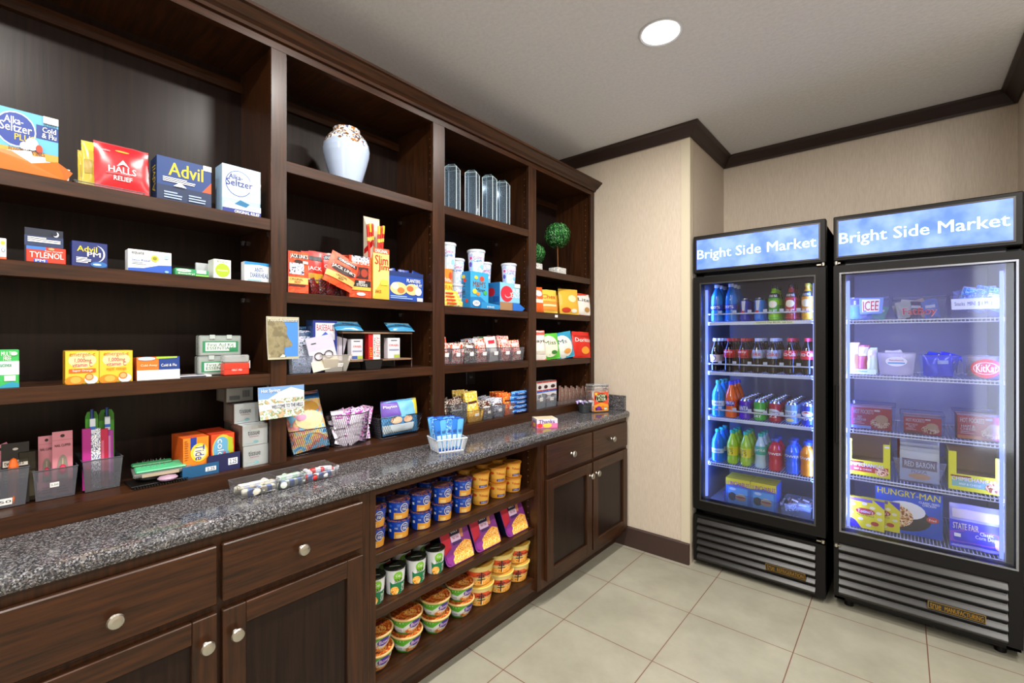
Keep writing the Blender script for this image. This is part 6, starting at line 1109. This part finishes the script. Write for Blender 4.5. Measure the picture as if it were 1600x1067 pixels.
# fourth shelf: yellow cut-front cases
def case(a, b, yt, lab, nm):
    Y = 3.012; x0, x1 = Wx(a, Y), Wx(b, Y); w = x1-x0; h = Wzf(a, yt, Y)-z4; d = .2; s = w*.15; lo = h*.42; c = '#e8e020:r.35'
    t = root('display_case', lab, 'display box', (x0, Y, z4+.001)); m = MB()
    m.box((0, 0, 0), (w, .002, lo), c).box((0, 0, lo), (s, .002, h), c).box((w-s, 0, lo), (w, .002, h*.93), c).box((0, .002, 0), (.002, d, h), c).box((w-.002, .002, 0), (w, d, h), c).box((.002, .002, 0), (w-.002, d, .002), c)
    decalbox(m, w, h, d, [('r', '#c83a2a' if nm else '#8ac0a8', .06, .10, .96, .28), ('r', '#a82a20', .04, .345, .42, .385), ('t', '#2a1a14', "Jose-Ole", .06, .35, .40, .39), ('t', '#1c2a20', 'CHIMICHANGAS', .07, .24, .86, .345), ('t', WH, 'CHIMICHANGAS', .065, .245, .855, .35), ('e', 'pic_roll' if nm else 'pic_chicken', .82, .16, .15, .12), ('t', WH, 'BEEF & CHEESE', .2, .15, .6, .20), ('r', '#e8e8f0', .88, .84, .98, .89)])
    m.build('carton', t); MB().box((.003, d-.002, 0), (w-.003, d, h*.98), '#9a7a58:r.7').build('back_panel', t)
    for k in range(3):
        carton('burrito_pack', 'brown wrapped burrito lying low in the %s yellow case, %s' % (('right', 'left')[nm], ('front', 'middle', 'rear')[k]), 'burrito', 'F', a, b, yt, Y+.012+.055*k, z4+.004, .05, '#8a6a4a', [], group='burritos in the yellow cases', h=lo*.8, w=w-.012).location.x = x0+.006
case(1321, 1391, 684, 'bright yellow open fronted frozen burrito case, left side of the fourth freezer shelf', 1)
case(1482, 1569, 704, 'bright yellow open fronted frozen burrito case, right side of the fourth freezer shelf', 0)
bin_('bin', 'frosted bin of frozen pizza packs between the yellow cases', 'F', 1395, 1479, 715, 3.006, z4, .2, '#dfe4fa:g.12', None, None, tp=.26)
PZ = [('r', '#c8ccdc', 0, 0, 1, 1), ('r', '#5a2a3a', .06, .40, .94, .74), ('t', WH, 'RED BARON', .12, .48, .88, .66), ('e', '#e8a03a', .5, .18, .28, .10), ('t', '#5a5a8a', 'PIZZA', .3, .28, .7, .38)]
for k in range(4):
    bag('pizza_pack', 'silver frozen pizza pack in the frosted bin, '+ORD[k]+' from the front', 'pizza pack', 'F', 1406, 1468, 702, 3.035+.03*k, z4+.006+.016*k, .022, '#c8ccdc:r.25', PZ, 'frozen pizza packs', h=.145, tilt=.15)
carton('frozen_food_box', 'red frozen box standing behind the pizza packs', 'frozen food box', 'F', 1402, 1457, 686, 3.19, z4+.001, .04, '#b81c28', [('p', '#e8a03a', [(.6, .2), (.8, .2), (.9, .9), (.7, .7)]), ('e', '#e8c8a0', .8, .5, .1, .1)])
# bottom rack
HM = [('r', '#1c50b8', 0, 0, 1, 1), ('t', '#e8d82a', 'HUNGRY-MAN', .03, .84, .97, .98), ('e', '#2a2228', .42, .36, .42, .30), ('e', '#f0ece0', .46, .54, .30, .20), ('e', 'pic_chicken', .30, .38, .28, .26), ('e', '#c83a3a', .86, .42, .09, .07), ('t', WH, 'Fried', .81, .39, .91, .44), ('t', WH, 'CLASSIC FRIED\nCHICKEN', .66, .70, .96, .80)]
carton('frozen_dinner_box', 'large blue frozen fried chicken dinner box with yellow lettering', 'frozen food box', 'F', 1368, 1473, 758, 3.06, z5, .045, '#163f98', HM)
TT = [('r', '#e8dc22', 0, 0, 1, 1), ('p', '#3a2ab8', [(.72, 1), (1, 1), (1, .74)]), ('p', '#3a2ab8', [(0, 0), (.42, 0), (.26, .24), (0, .38)]), ('r', '#7a5a9a', 0, .90, .7, 1), ('e', '#b82a3a', .52, .58, .25, .11), ('t', WH, "Totino's", .32, .53, .72, .64), ('t', '#5a6a1a', 'PIZZA ROLLS', .3, .42, .74, .48), ('e', '#b8342a', .76, .22, .10, .07)]+[('e', '#f5ecc0', u, v, .07, .05) for u, v in ((.2, .78), (.5, .84), (.7, .74), (.86, .6), (.4, .32), (.6, .14), (.14, .5), (.88, .4))]
carton('pizza_roll_box', 'yellow and violet frozen pizza roll box, front left on the bottom rack', 'frozen food box', 'F', 1321, 1382, 774, 3.006, z5, .035, '#d8c81e', TT)
carton('pizza_roll_box', 'yellow frozen pizza roll box half hidden behind its twin', 'frozen food box', 'F', 1346, 1406, 776, 3.046-.003, z5, .014, '#d8c81e', TT)
bag('corn_dog_bag', 'clear topped blue and purple corn dog bag on the bottom rack', 'frozen food bag', 'F', 1484, 1572, 801, 3.03, z5, .05, '#a8a8e0:r.25', [('r', '#3a3ac8', 0, 0, 1, .62), ('p', '#8a4ac0', [(0, .12), (1, .14), (1, .42), (.4, .48), (0, .34)]), ('t', '#f5e8d0', 'STATE FAIR', .06, .42, .52, .56), ('t', WH, 'Classic\nCorn Dogs', .46, .24, .86, .44), ('r', WH, .08, .24, .2, .32), ('e', '#d8a070', .88, .2, .08, .12), ('r', '#d8c8c8', .05, .68, .95, .88)], tilt=.2, h=.20)
